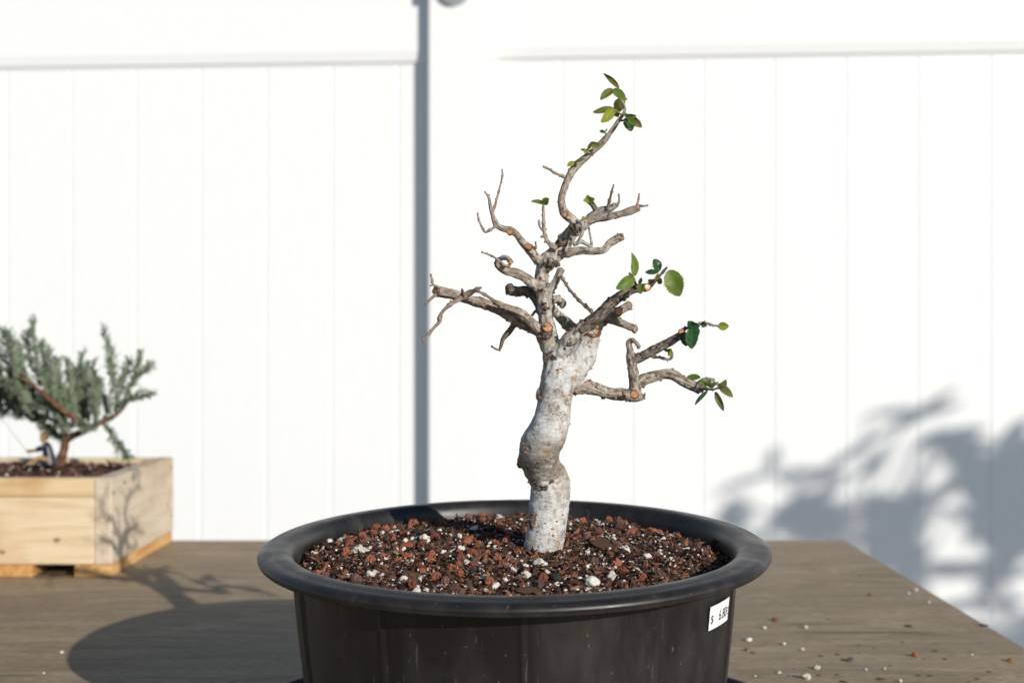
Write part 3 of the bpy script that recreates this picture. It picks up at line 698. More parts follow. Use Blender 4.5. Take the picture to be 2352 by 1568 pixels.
# upper right pair
b_ur = branch('branch', [(1325,528,.002,11), (1338,517,.002,11.5), (1352,506,.002,10.5), (1375,501,.001,8.6), (1404,496,0,8.2), (1433,489,0,8), (1466,477.5,0,7.4)], BK, 0.16, 22, spurs=22, cuts=[(1465,477.5,0,7.6,(0.75,-0.6,0.18))])
b_ur2 = branch('branch', [(1350,506,.004,7), (1362,495,.005,8.5), (1378,485,.005,9), (1398,480,.004,7.5), (1411,473,.003,6), (1420,471,.003,3)], PA, 0.14, 20, parent=bonsai, spurs=10)
branch('stub', [(1372,488,.005,6), (1362,471,.003,5.8), (1352,462,.002,6.2)], BD, 0.12, 16, b_ur2)
twig([(1394,480,.002,4), (1399,465,0,3.2), (1404,444,-.001,2.4), (1409,426,-.001,2)], BD, b_ur2); twig([(1417,473,.002,3), (1422,462,.002,2.2), (1421.5,447,.002,1.9)], parent=b_ur2)
twig([(1463,471,.002,3), (1466,461,.002,2.2), (1468,446,.002,1.8)], parent=b_ur); twig([(1464,472,.003,2.6), (1476,473,.003,2), (1487,472,.003,1.9)], parent=b_ur)
branch('branch', [(1325,507,-.012,4), (1334,512,-.015,4.2), (1338.5,524,-.017,3.9), (1337,537,-.018,3.6), (1330,550,-.018,3.2), (1326,563,-.017,2.6)], PA, 0.10, 14)
branch('knot', [(1312,520,-.010,8), (1322,524,-.014,9), (1322,532,-.015,6)], BD, 0.3, 20, spurs=8)
# pale twig behind right of the trunk
b_pt = branch('branch', [(1318,562,.008,5), (1334,554,.010,5.2), (1346,560,.011,4.5), (1361,569,.012,3.5)], PA, 0.14, 14); twig([(1359,567,.012,2.6), (1357,548,.012,2.2), (1352,524,.012,1.9)], PA, b_pt)
# middle right with upturned end
branch('branch', [(1300,583,-.004,10), (1316,578,-.005,9), (1339,575,-.006,8.2), (1365,577,-.007,8), (1387,574.5,-.007,7.8), (1398,561,-.006,7.6), (1411,552,-.006,8), (1427,544,-.006,8.2)], BK, 0.15, 22, spurs=12, cuts=[(1426.5,544.5,-.006,8.6,(0.62,-0.7,0.38))])
# small upright with two leaves
b_sm = branch('branch', [(1277,570,-.006,6.5), (1260,557,-.007,5), (1252,540,-.008,4.2), (1249,523,-.008,3.8), (1248.5,497,-.008,3.2), (1248,470,-.008,2.6)], BK, 0.12, 16, node=0.008)
twig([(1248,529,-.008,3), (1240,521,-.009,2.5), (1238,507,-.009,2)], parent=b_sm); twig([(1250,543,-.008,2.6), (1243,543.5,-.010,2.8)], parent=b_sm, node=0)
# upper left branch
b_ul = branch('branch', [(1238,602,-.001,10), (1229,588,-.002,9.5), (1218,573,-.004,10.5), (1207,563,-.005,9), (1197,553,-.005,7.6), (1187,538,-.006,7.6), (1174,530,-.006,7.8), (1156,526,-.006,6), (1141,517,-.006,6.2), (1136,506,-.006,6), (1131,491,-.006,4.6), (1126,471,-.006,3.6), (1122,452,-.006,2.7), (1113,440,-.007,2.2)], BK, 0.17, 20, spurs=24,
    cuts=[(1172,532,-.0125,7.8,(-0.2,-0.92,0.34)), (1214,567,-.014,9.5,(0.05,-0.62,0.78))])
twig([(1131,494,-.006,3), (1140,461,-.006,2.7), (1148,430,-.005,2.4), (1154,404,-.005,2.1), (1153,390,-.005,1.8)], parent=b_ul, node=0.010)
twig([(1143,518,-.006,3.4), (1130,525,-.008,3.2), (1115,533,-.009,2.8), (1108,523,-.010,2.4), (1101,508,-.010,2.2), (1097,491,-.010,2)], parent=b_ul)
twig([(1226,570,-.004,4), (1231,569,-.006,2.6), (1230,557,-.006,2)], BD, b_ul); twig([(1188,532,-.004,2.5), (1197,545,-.003,3.5), (1205,552,-.004,2)], BD, b_ul, 0)
twig([(1121,455,-.006,2), (1124,446,-.005,1.8)], parent=b_ul, node=0)
# curled branch left
b_cu = branch('branch', [(1236,657,-.004,12), (1212,641,-.006,11), (1190,629,-.007,10.3), (1165,622,-.008,9.8), (1149,613,-.009,9), (1142,604,-.010,8), (1146,596,-.012,6.5)], BK, 0.14, 22, spurs=16)
branch('stub', [(1145,598,-.011,6.5), (1155,592,-.014,5.8), (1166,594,-.016,5.5), (1174,603,-.017,4.6)], PA, 0.2, 16, b_cu, spurs=7, cuts=[(1174,602,-.0185,5,(0.45,-0.85,-0.1))])
twig([(1172,606,-.017,3), (1162,611,-.019,3), (1148,600,-.021,2.6), (1131,588,-.023,2.3), (1107,579,-.025,2)], parent=b_cu, node=0.009)
# stub behind left with the trunk's shade painted as dark bark, pale stub and knob behind right of the leader
branch('branch', [(1244,708,.005,10), (1226,678,.010,11), (1209,667,.014,11.5), (1189,669,.018,11), (1174,666,.020,11.5), (1168,654,.021,7)], BD, 0.24, 22, spurs=16)
branch('branch', [(1258,700,.006,9), (1265,668,.009,8), (1276,646,.010,8.2), (1284,630,.010,8), (1289,618,.010,8.5)], PA, 0.16, 20, spurs=8)
branch('stub', [(1264,693,.009,8), (1279,688,.012,9.5), (1291,696,.013,9), (1290,707,.013,4)], BK, 0.25, 20, spurs=14)
branch('branch', [(1264,704,.006,9), (1283,725,.010,10), (1300,741,.012,12), (1318,757,.011,13)], BK, 0.15, 22, spurs=12)
b_t5 = twig([(1240,702,.008,3), (1230,714,.009,2.6), (1219,727,.010,2.2)], BK); twig([(1230,713,.009,2), (1238,724,.009,1.8)], BK, b_t5, 0)
# left front branch with its riding strand and crossing twigs
b_lf = branch('branch', [(1246,764,-.018,15), (1230,756,-.020,13), (1211,746,-.022,12.6), (1178,730,-.025,11.8), (1143,711,-.028,11), (1113,697,-.031,10.6), (1084,689,-.034,10.3), (1057,680,-.037,10.2), (1026,674,-.040,10.6), (1004,669,-.042,10.6)], BK, 0.13, 24, spurs=26, cuts=[(1001,668,-.0445,8.8,(-0.72,-0.68,0.05))])
b_rs = branch('branch', [(1238,760,-.026,9), (1229,748,-.028,10), (1211,731,-.030,9.2), (1192,717,-.033,8.8), (1169,707,-.036,8), (1152,700,-.038,7), (1135,692,-.040,5)], BK, 0.16, 20, spurs=14)
twig([(1152,706,-.041,3.6), (1138,692,-.044,3.6), (1122,682,-.047,3.4), (1103,671,-.049,3), (1090,668,-.049,3)], parent=b_rs, node=0.010)
b_cr = branch('branch', [(1106,660,-.056,2.2), (1092,666,-.054,4.2), (1077,674,-.050,6.5), (1062,682,-.050,6.2), (1047,691,-.053,4.8), (1031,701,-.055,4), (1018,713,-.056,3.8), (1010,728,-.057,3.6), (1008,740,-.057,3.4), (997,752,-.058,3), (987,765,-.059,2.8), (971,781,-.060,2.2)], M['twig'], 0.16, 16, node=0.011, spurs=10)
twig([(1066,678,-.052,4), (1062,668,-.053,3), (1061,663,-.053,2)], BD, b_cr, 0)
t_e = twig([(1010,661,-.046,3.2), (995,654,-.048,2.6), (992,641,-.048,2.3), (989,631,-.048,2)], BK, b_lf, 0.005); twig([(996,654,-.048,1.8), (987,656,-.048,1.6)], BK, b_lf, 0); twig([(1002,676,-.046,3.6), (988,688,-.048,3), (976,698,-.049,2.8)], TW, b_lf, 0)
b_ll = branch('twig', [(1182,742,-.018,6), (1167,763,-.016,6), (1155,779,-.016,4), (1151,793,-.016,3.2), (1147,806,-.016,2.5)], BD, 0.22, 14, b_lf, spurs=10); twig([(1148,804,-.016,2.2), (1138,801,-.017,2), (1129,795,-.017,2)], BD, b_lf, 0.004)
# right front branch, its shadow put into the dark bark colour
b_rf = branch('branch', [(1300,796,-.014,15), (1307,780,-.016,15.5), (1326,763,-.018,14.8), (1349,745,-.020,14), (1376,723,-.023,13.4), (1395,697,-.026,13) , (1424,677,-.029,11), (1454,664,-.031,9.2), (1484,660,-.033,8.5)][:5]+[(1398,701,-.026,12.8), (1424,680,-.029,11.2), (1454,665,-.031,9.4), (1484,660,-.033,8.4)], BD, 0.13, 24, spurs=26, cuts=[(1487,660.5,-.0375,8.8,(0.30,-0.95,0.05))])
t_r1 = twig([(1484,660,-.032,6), (1497,653,-.033,4.2), (1507,643,-.034,3.4), (1516,632,-.035,2.9), (1531,615,-.036,2.2)], M['scar'], b_rf, 0.006)
t_r2 = twig([(1463,661,-.034,3.2), (1457,644,-.037,2.5), (1451,633,-.038,2.2), (1446,628,-.039,2.2)], M['scar'], b_rf, 0.006)
twig([(1289,634,.006,3.6), (1305,660,-.004,3.2), (1319,678,-.012,3.2), (1335,694,-.020,3.4), (1358,714,-.026,4.2)], node=0.007)
# right rear limb with three clipped ends
b_rr = branch('branch', [(1345,774,.008,15), (1362,751,.012,15), (1392,728,.012,14), (1412,719,.011,11), (1430,710,.012,9.5), (1446,700.5,.012,9.3)], BK, 0.12, 24, spurs=16, cuts=[(1445,701,.012,9.6,(0.68,-0.65,0.30)), (1421,715,-.001,9.8,(0.15,-0.96,0.2))])
branch('stub', [(1416,722,.010,9), (1421,716,.001,9)], BK, 0.1, 18, b_rr)
branch('stub', [(1394,729,.009,11.5), (1416,738,.006,9.3), (1438,747,.004,8.8), (1460,756,.003,8.8)], BK, 0.13, 22, b_rr, spurs=12, cuts=[(1459,755.5,.003,9,(0.80,-0.58,-0.12))])
# low right limb
b_lr = branch('branch', [(1318,893,-.003,13), (1348,887,-.002,16), (1364,893,-.001,14.5), (1394,902,0,12.5), (1431,906,.001,12), (1463,909,.001,13), (1474,907,.001,9)], BK, 0.15, 24, spurs=30, cuts=[(1457,905,-.0115,9.5,(-0.05,-0.97,0.1))])
b_lu = branch('branch', [(1462,912,.001,13), (1459,898,.001,13.5), (1457,873,.001,10.8), (1453,846,.001,10.4), (1449,824,.001,9.8), (1446,802,.001,6.6), (1444,787,.001,6.8), (1451,781,0,5), (1460,787,-.002,4.6), (1468,797,-.003,4.4)], BK, 0.17, 22, spurs=24, cuts=[(1467.5,797,-.003,4.8,(0.55,-0.65,-0.5))])
b_lv = branch('branch', [(1448,832,.001,10), (1463,823,.001,10), (1480,815,0,10), (1510,800,-.002,10), (1541,784,-.004,9.8), (1562,771,-.006,8.8)], BD, 0.17, 22, spurs=22, cuts=[(1565,762,-.009,7.4,(0.1,-0.9,0.4))])
t_v = twig([(1560,770,-.004,5), (1572,756,-.004,4), (1587,751,-.005,3.5), (1615,741,-.006,3), (1632,745,-.006,2.6), (1650,749,-.007,2)], TW, b_lv, 0.006)
twig([(1492,812,.003,4), (1497,818,.004,4), (1516,821,.005,3.2), (1538,825,.005,3), (1545,813,.004,2.5), (1542,806,.004,2)], TW, b_lv, 0.006)
b_lw = branch('branch', [(1456,890,.002,13), (1471,876,.002,12.5), (1495,866,.002,12), (1526,860,.001,11), (1546,861,0,11), (1567,873,-.001,10.2), (1587,884,-.002,10), (1607,894,-.003,10.5)], BK, 0.17, 22, spurs=30)
branch('stub', [(1600,893,-.003,9), (1611,882,-.005,9.5), (1624,875,-.006,9.5), (1640,879,-.007,8.5)], PA, 0.25, 18, b_lw, spurs=10)
t_w = twig([(1610,892,-.006,4), (1625,893,-.010,3), (1638,894,-.012,2.4), (1652,890,-.013,1.8)], M['scar'], b_lw, 0.004)

# --- leaves: serrated, folded, each its own mesh
def leaf(parent, bx, by, tx, ty, w, mat, dz=-0.004, dtip=0.0, roll=0.0, fold=0.25, curl=0.15):
    q = random.Random(int(bx*7+by*13+tx)); base = P(bx, by, dz); tip = P(tx, ty, dz+dtip)
    ax = tip-base; L = ax.length; t = ax.normalized()
    view = Vector((0, -1, 0)); n = (view-t*view.dot(t)).normalized(); n = Quaternion(t, roll) @ n; s = t.cross(n)
    hw = w*K*0.5/max(0.3, abs(math.cos(roll)))
    NL, NW = 40, 5; bm = bmesh.new(); uv = bm.loops.layers.uv.new('UVMap'); rows = []
    teeth = q.choice((8, 9, 10, 11)); tw = q.uniform(-0.9, 0.9); curl = curl*q.uniform(1.0, 2.2); fold = fold*q.uniform(0.8, 1.6)
    for j in range(NL+1):
        v = j/NL; prof = (math.sin(math.pi*min(1, v**0.88))**0.60)*(1-0.10*v) if 0 < v < 1 else 0.02
        tooth = 1+0.22*(((v*teeth) % 1.0)-0.6)*(1 if 0.05 < v < 0.97 else 0)
        row = []
        for i in range(-NW, NW+1):
            u = i/NW; x = u*hw*prof*(tooth if abs(i) == NW else 1)
            z = abs(u)*hw*prof*fold - curl*L*(v*v) + 0.03*L*noise.noise(Vector((u*1.5, v*3, q.random()*0.01+bx)))
            yv = v*L*(1-0.12*abs(curl)) - (0.05*L*abs(u) if v > 0.0 else 0)*prof*-0.6
            ca, sa = math.cos(tw*(v-0.5)), math.sin(tw*(v-0.5)); row.append(bm.verts.new(base+t*yv+s*(x*ca-z*sa)+n*(x*sa+z*ca)))
        rows.append(row)
    for j in range(NL):
        for i in range(2*NW):
            f = bm.faces.new((rows[j][i], rows[j][i+1], rows[j+1][i+1], rows[j+1][i])); f.smooth = True
            for lp, (a, b) in zip(f.loops, ((i, j), (i+1, j), (i+1, j+1), (i, j+1))): lp[uv].uv = (a/(2*NW), b/NL)
    return bm_obj('leaf', bm, mat, parent)
LG, LD, LO, LY, LB = M['leaf_g'], M['leaf_d'], M['leaf_o'], M['leaf_y'], M['leaf_b']
for a in [
 (b_top,1422,203,1389,164,12,LO,-.003,-.002,-.5,.3,-.12), (b_top,1409,206,1379,226,20,LO,-.003,-.004,.35,.5,.12), (b_top,1408,205,1438,230,23,LG,-.005,-.004,-.3,.25,.1), (b_top,1433,226,1441,229,6,LG,-.002,0,0,.2,0),
 (b_top,1410,249,1364,257,17,LO,-.004,-.004,.3,.35,.1), (b_top,1411,249,1384,281,24,LY,-.006,-.005,-.15,.25,.12), (b_top,1430,224,1414,260,28,LO,.003,.004,.2,.2,.05), (b_top,1410,254,1421,269,14,LO,.000,0,.3,.2,.1),
 (b_top,1440,271,1434,259,11,LG,-.003,0,.3,.3,.1), (b_top,1440,270,1450,299,28,LD,-.005,-.004,-.1,.25,.1), (b_top,1442,266,1474,292,19,LO,-.003,-.002,.4,.3,.1), (b_top,1438,268,1460,268,13,LG,-.007,-.004,.5,.2,.1), (b_top,1444,272,1456,286,13,LG,-.010,-.003,0,.2,.1),
 (b_top,1390,304,1377,301,9,LD,-.003,0,.2,.2,0), (b_top,1390,303,1394,294,4,LG,-.001,0,.8,.3,0), (b_top,1349,345,1358,328,9,LO,-.005,-.002,.5,.3,0), (b_top,1354,330,1379,336,15,LO,-.006,-.002,.3,.3,.25), (b_top,1347,345,1333,344,7,LD,-.005,0,.4,.2,0), (b_top,1347,353,1341,342,9,LY,-.006,-.002,.2,.2,0),
 (b_top,1320,371,1341,365,8,LG,-.006,-.002,.7,.2,.1), (b_top,1319,373,1303,380,13,LY,-.006,-.002,.1,.2,.1),
 (b_sm,1248,468,1222,459,11,LG,-.009,-.004,.6,.3,.12), (b_sm,1247,468,1260,456,19,LG,-.010,-.004,.0,.2,.05),
 (b_ur2,1352,462,1341,461,14,LY,-.001,-.004,.5,.3,.1), (b_ur2,1352,463,1349,449,15,LG,0,-.003,.3,.3,.1), (b_ur2,1354,463,1365,457,14,LY,-.002,-.004,-.4,.3,.1), (b_ur2,1356,463,1364,468,9,LG,-.002,-.003,.3,.3,.1), (b_ur,1344,499,1338,503,10,LY,-.006,-.003,.3,.2,.1),
 (b_rf,1456,635,1456,578,20,LG,-.039,.004,.55,.3,.10), (b_rf,1456,637,1421,662,29,LG,-.041,-.008,-.2,.22,.10), (b_rf,1468,652,1473,637,9,LD,-.038,-.002,.3,.3,0), (b_rf,1473,652,1471,674,16,LG,-.041,-.004,.3,.3,.05),
 (b_rf,1512,626,1504,593,22,LD,-.036,.004,.15,.5,.05), (b_rf,1511,625,1483,625,13,LD,-.038,-.004,.4,.3,.05), (b_rf,1537,620,1560,680,46,LG,-.038,-.004,.08,.12,.06), (b_rf,1503,651,1488,642,12,LY,-.032,.002,.3,.2,.05), (b_rf,1511,652,1520,639,13,LO,-.032,.002,.3,.2,.05), (b_rf,1503,648,1512,627,8,LO,-.036,0,.3,.2,.0),
 (b_lv,1589,752,1582,738,20,LD,-.006,-.003,.4,.25,.1), (b_lv,1589,754,1588,799,31,LD,-.014,-.008,.05,.2,.08), (b_lv,1573,762,1575,794,22,LD,-.010,-.004,.35,.3,.1), (b_lv,1594,748,1604,770,18,LD,-.009,-.004,-.4,.3,.1), (b_lv,1586,743,1606,750,14,LD,-.009,-.004,.5,.3,.1), (b_lv,1611,743,1622,748,14,LD,-.007,-.003,.4,.3,.1),
 (b_lv,1649,749,1674,749,21,LY,-.007,-.002,.05,.2,.05), (b_lv,1542,806,1536,816,13,LY,.002,-.003,.2,.2,.1), (b_lv,1541,805,1525,804,9,LG,.003,0,.3,.2,.05), (b_lv,1541,808,1536,801,11,LG,.002,-.001,.2,.2,.05),
 (b_lw,1609,867,1574,868,16,LG,.004,.004,.6,.25,.05), (b_lw,1626,897,1595,926,9,LD,-.010,-.004,.7,.3,.1), (b_lw,1643,899,1662,943,15,LB,-.013,-.004,.35,.3,.08), (b_lw,1651,889,1683,906,20,LB,-.013,-.006,-.5,.4,.15), (b_lw,1652,888,1668,873,18,LB,-.014,-.004,.4,.4,.1), (b_lw,1622,888,1611,873,12,LG,-.013,-.003,.3,.3,.1), (b_lw,1625,887,1630,871,11,LG,-.014,-.003,-.3,.3,.1), (b_lw,1628,889,1642,880,12,LG,-.014,-.004,.3,.3,.1),
]: leaf(*a)

# ------------------------------------------------------------------ wooden planter with soil
BX1, BX0, BY0, BY1 = -0.449, -0.86, 1.342, 1.588
FZ, BZ = 0.0135, 0.111
planter = empty('wooden_planter', ((BX0+BX1)/2, (BY0+BY1)/2, 0), 'pale pine box planter on plywood feet holding the juniper', 'planter')
def pl_box(name, mat, *a, bev=0.0012):
    bm = bmesh.new(); box(bm, *a, bev); return world_child(bm_obj(name, bm, mat, planter), planter)
TH = 0.0195
side = pl_box('side_board', M['pine_y'], BX1-TH, BX1, BY0, BY1, FZ+0.0005, BZ)
pl_box('side_board', M['pine_y'], BX0, BX0+TH, BY0, BY1, FZ+0.0005, BZ)
pl_box('front_board', M['pine_x'], BX0+TH+0.0004, BX1-TH-0.0004, BY0+0.0006, BY0+TH, FZ+0.0005, 0.0895)
pl_box('front_board', M['pine_top'], BX0+TH+0.0004, BX1-TH-0.0004, BY0+0.0010, BY0+TH, 0.0900, BZ-0.0006)
pl_box('back_board', M['pine_x'], BX0+TH+0.0004, BX1-TH-0.0004, BY1-TH, BY1-0.0006, FZ+0.0005, BZ-0.0004)
pl_box('base_board', M['pine_x'], BX0+TH+0.0004, BX1-TH-0.0004, BY0+TH+0.0004, BY1-TH-0.0004, FZ+0.0006, FZ+0.018)
for x0, x1 in ((-0.4905, -0.4495), (-0.640, -0.538), (-0.859, -0.80)): pl_box('foot', M['ply_foot'], x0, x1, BY0-0.0005, BY1-0.004, 0.0002, FZ, bev=0.0008)
for y, z in ((BY0+0.006, 0.094), (BY0+0.008, 0.032), (BY0+0.045, 0.101), (BY1-0.012, 0.099), (BY1-0.010, 0.035)):
    bm = bmesh.new(); bmesh.ops.create_cone(bm, cap_ends=True, segments=12, radius1=0.0021, radius2=0.0019, depth=0.0008, matrix=Matrix.Translation((BX1+0.0003, y, z)) @ Matrix.Rotation(R(90), 4, 'Y'))
    world_child(bm_obj('nail', bm, M['darkmetal'], planter), planter)
psoil = empty('planter_soil', ((BX0+BX1)/2, (BY0+BY1)/2, 0.1085), 'dark crumbly soil with white perlite filling the wooden planter', 'soil')
def ps_h(x, y):
    u = x/((BX1-BX0)/2-TH); v = y/((BY1-BY0)/2-TH)
    return 0.0075*(1-abs(u)**3)*(1-abs(v)**2.5)-0.006+0.0025*noise.noise(Vector((x*60, y*60, 2)))
hx, hy = (BX1-BX0)/2-TH-0.0006, (BY1-BY0)/2-TH-0.0006
bm = bmesh.new(); gr = [[bm.verts.new((hx*(2*i/60-1), hy*(2*j/40-1), ps_h(hx*(2*i/60-1), hy*(2*j/40-1)))) for i in range(61)] for j in range(41)]
for j in range(40):
    for i in range(60): bm.faces.new((gr[j][i], gr[j][i+1], gr[j+1][i+1], gr[j+1][i]))
tag(bm_obj('soil_bed', bm, M['soil'], psoil, True), None, None, kind='stuff')
inside = lambda x, y: abs(x) < hx-0.003 and abs(y) < hy-0.003
M['fines2'] = mat_island('reddish_soil_fines', [(0.1, (0.03, 0.014, 0.010)), (0.5, (0.085, 0.040, 0.028)), (0.9, (0.17, 0.085, 0.06))])
crumbs_mesh('soil_crumbs', 7000, 0.0012, 0.0045, M['fines2'], 0.24, ps_h, psoil, 0.6, 1.4, inside)
crumbs_mesh('perlite_grains', 420, 0.0012, 0.0034, M['fines_w'], 0.24, lambda x, y: ps_h(x, y)+0.001, psoil, 0.9, 1.1, inside)

# ------------------------------------------------------------------ juniper
JY = 1.485; JB = at(137, 1066, JY)
jun = empty('juniper_bonsai', JB, 'small blue-green juniper bonsai leaning in the pine planter', 'tree')
KJ = JY/FPX
def J(x, y, dz=0.0): return at(x, y, JY+dz)-JB
def jtube(name, pts, parent=jun, seg=14):
    bm = bmesh.new(); uv = bm.loops.layers.uv.new('UVMap')
    path = catmull([J(x, y, d) for x, y, d, r in pts], [r*KJ for x, y, d, r in pts], 0.003)
    tube(bm, path, seg, 0.22, pts[0][0]*0.1, 0, uv, True, True, 0.5); return bm_obj(name, bm, M['junbark'], parent)
jtube('trunk', [(130,1080,0,15), (139,1058,0,11.5), (146,1036,0,10), (151,1012,-.002,9.5), (166,1000,-.004,8.5), (190,990,-.006,8), (215,978,-.008,8), (240,966,-.01,6.5), (262,956,-.012,4.5), (285,935,-.01,3), (300,905,-.01,2)])
jtube('branch', [(196,988,-.004,6), (176,966,-.02,6), (150,945,-.035,5.5), (125,925,-.045,5), (100,905,-.055,4.5), (78,886,-.06,3.5), (50,868,-.065,2.5), (15,850,-.07,2)])
jtube('branch', [(154,1012,.004,6), (148,992,.015,5.5), (132,972,.03,5), (100,955,.04,4.5), (60,938,.05,4.5), (15,930,.055,4), (-40,920,.06,3), (-90,900,.06,2)])
jtube('branch', [(236,968,-.008,4), (246,985,-.015,3), (262,1008,-.02,2.5), (276,1030,-.025,2), (290,1046,-.03,1.5)])
def spray(pts, n, lmax, rw=0.00075, parent=jun):
    """a feathery shoot: scale-leaf sprigs all along a curved stem"""
    bm = bmesh.new(); q = random.Random(int(pts[0][0]*31+pts[-1][1]*17+pts[-1][0]))
    path = catmull([J(*p) for p in pts], [1]*len(pts), 0.0015)
    N = len(path)
    def sprig(p, d, L, r):
        d = d.normalized(); a = d.cross(Vector((0.3, 0.8, 0.5))).normalized(); b = d.cross(a)
        rr = [[bm.verts.new(p+d*(L*t)+(a*math.cos(k*2.094+ph)+b*math.sin(k*2.094+ph))*r*w) for k in range(3)] for t, w, ph in ((0, 0.7, 0), (0.45, 1.15, 0.5), (0.8, 0.8, 1.0))]
        tipv = bm.verts.new(p+d*L)
        for A, B in zip(rr, rr[1:]):
            for k in range(3): bm.faces.new((A[k], A[(k+1) % 3], B[(k+1) % 3], B[k]))
        for k in range(3): bm.faces.new((rr[-1][k], rr[-1][(k+1) % 3], tipv))
    for i in range(n):
        f = (i+q.random())/n; j = min(N-2, int(f*(N-1))); p = path[j][0]; t = (path[min(N-1, j+3)][0]-path[max(0, j-3)][0]).normalized()
        side = Vector((q.gauss(0, 1), q.gauss(0, 1), q.gauss(0, 1))); side = (side-t*side.dot(t)).normalized()
        L = lmax*(0.45+0.75*math.sin(math.pi*min(1, 0.25+0.75*(1-f))))*q.uniform(0.6, 1.2)
        d = t*q.uniform(0.9, 1.5)+side*q.uniform(0.5, 1.0)+Vector((0, 0, 0.25)); d.normalize()
        sprig(p, d, L, rw*q.uniform(0.8, 1.3))
        for _ in range(3):
            s2 = Vector((q.gauss(0, 1), q.gauss(0, 1), q.gauss(0, 1))); s2 = (s2-d*s2.dot(d)).normalized()
            u = q.uniform(0.2, 0.8); sprig(p+d*L*u, d*1.2+s2*0.75, L*0.45*q.uniform(0.6, 1.2), rw*0.9)
    bm2 = bm
    o = bm_obj('foliage_spray', bm2, M['jun'], parent); return o
SP = [
 # hand-set leading shoots (x, y, depth)
 [(110,905,-.05), (88,850,-.05), (80,800,-.05), (77,742,-.05)], [(95,890,-.04), (70,830,-.035), (62,790,-.03), (60,770,-.03)], [(120,900,-.03), (105,850,-.02), (98,805,-.02), (96,790,-.02)],
 [(255,955,-.015), (256,890,-.02), (252,830,-.02), (240,762,-.02)], [(262,950,-.012), (268,900,-.01), (260,850,-.01), (257,820,-.01)], [(280,930,-.01), (298,890,-.005), (312,850,0), (321,815,0)], [(285,925,-.012), (305,880,-.012), (325,855,-.012), (341,842,-.012)], [(270,940,-.01), (278,890,.0), (290,855,.005), (297,833,.005)],
 [(265,948,-.01), (285,925,-.02), (312,912,-.025), (343,909,-.03)], [(240,970,-.012), (256,998,-.02), (272,1024,-.025), (290,1047,-.03)], [(225,972,-.005), (214,910,-.005), (196,860,0), (188,818,0)], [(220,975,0), (225,920,.01), (215,870,.015), (212,838,.015)],
 [(190,985,0), (185,930,.0), (180,880,.005), (178,848,.005)], [(200,985,.005), (204,930,.015), (200,880,.02), (196,845,.02)], [(180,970,-.015), (165,920,-.02), (160,870,-.02), (156,835,-.02)], [(160,950,-.03), (145,905,-.03), (135,860,-.03), (131,828,-.03)], [(145,940,-.035), (125,890,-.04), (118,845,-.04), (115,812,-.04)],
 [(75,885,-.06), (45,845,-.06), (30,800,-.06), (22,770,-.055)], [(60,875,-.06), (35,840,-.05), (20,800,-.05), (10,764,-.05)], [(45,865,-.06), (10,830,-.06), (-5,800,-.06), (-10,772,-.06)], [(80,890,-.055), (55,855,-.05), (45,820,-.05), (40,795,-.045)],
 [(20,850,-.07), (-15,830,-.07), (-40,800,-.07), (-60,780,-.07)], [(15,850,-.06), (-30,850,-.06), (-70,830,-.06), (-95,815,-.06)],
]
q = random.Random(3)
for i in range(22):      # underside and filler of the left mass
    x = q.uniform(-60, 150); y = 955-0.10*abs(150-x)*0.2+q.uniform(-40, 18); dz = q.uniform(-.06, .06)
    SP.append([(x, y, dz), (x-q.uniform(4, 22), y-q.uniform(15, 32), dz+q.uniform(-.01, .01)), (x-q.uniform(12, 40), y-q.uniform(50, 88), dz+q.uniform(-.012, .012))])
for i in range(9):
    x = q.uniform(150, 275); y = 985-0.25*(x-150)+q.uniform(-30, 10); dz = q.uniform(-.03, .03)
    SP.append([(x, y, dz), (x+q.uniform(-8, 8), y-q.uniform(25, 40), dz), (x+q.uniform(-14, 14), y-q.uniform(60, 95), dz)])
for x, y in ((150, 992), (130, 975), (110, 960), (85, 950), (55, 945), (20, 940)):
    SP.append([(x, y, .02), (x-12, y+8, .01), (x-26, y-2+q.uniform(-8, 14), .0)]); SP.append([(x, y, .03), (x-4, y-20, .02), (x-10, y-52, .02)])
for x, y, dz in ((172,968,-.02), (118,925,-.03), (40,870,-.08), (225,972,-.03)):
    SP.append([(x, y, dz), (x-6, y-26, dz), (x-14, y-62, dz)]); SP.append([(x, y+4, dz+.01), (x-14, y+12, dz), (x-30, y+6, dz)])
for s in SP: spray(s, 84, 0.0120, 0.00062)

# ------------------------------------------------------------------ seated fisher figurine
FYD = 1.440; FB = at(100, 1064, FYD)
fig = empty('fisher_figurine', FB, 'tiny clay figurine in navy robe sitting by the juniper holding a fishing rod', 'figurine')
def Fp(x, y, dz=0.0): return at(x, y, FYD+dz)-FB
KF = FYD/FPX
def fuse(name, parts, blobs, mat, parent, vox=0.00045, sm=3):
    bm = bmesh.new()
    for i, pts in enumerate(parts): tube(bm, catmull([Fp(x, y, d) for x, y, d, r in pts], [r*KF for x, y, d, r in pts], 0.0012), 18, 0.0, i)
    for i, (x, y, d, r, sc) in enumerate(blobs): blob(bm, Fp(x, y, d), r*KF, sc, i, 0.0, 3)
    me = bpy.data.meshes.new(name); bm.to_mesh(me); bm.free(); o = bpy.data.objects.new(name, me); col.objects.link(o)
    m = o.modifiers.new('r', 'REMESH'); m.mode = 'VOXEL'; m.voxel_size = vox; m.use_smooth_shade = True
    s = o.modifiers.new('s', 'SMOOTH'); s.factor = 0.5; s.iterations = sm
    me2 = bpy.data.meshes.new_from_object(o.evaluated_get(bpy.context.evaluated_depsgraph_get())); bpy.data.objects.remove(o); me2.name = name; me2.materials.clear()
    for p in me2.polygons: p.use_smooth = True
    return mesh_obj(name, me2, mat, parent)
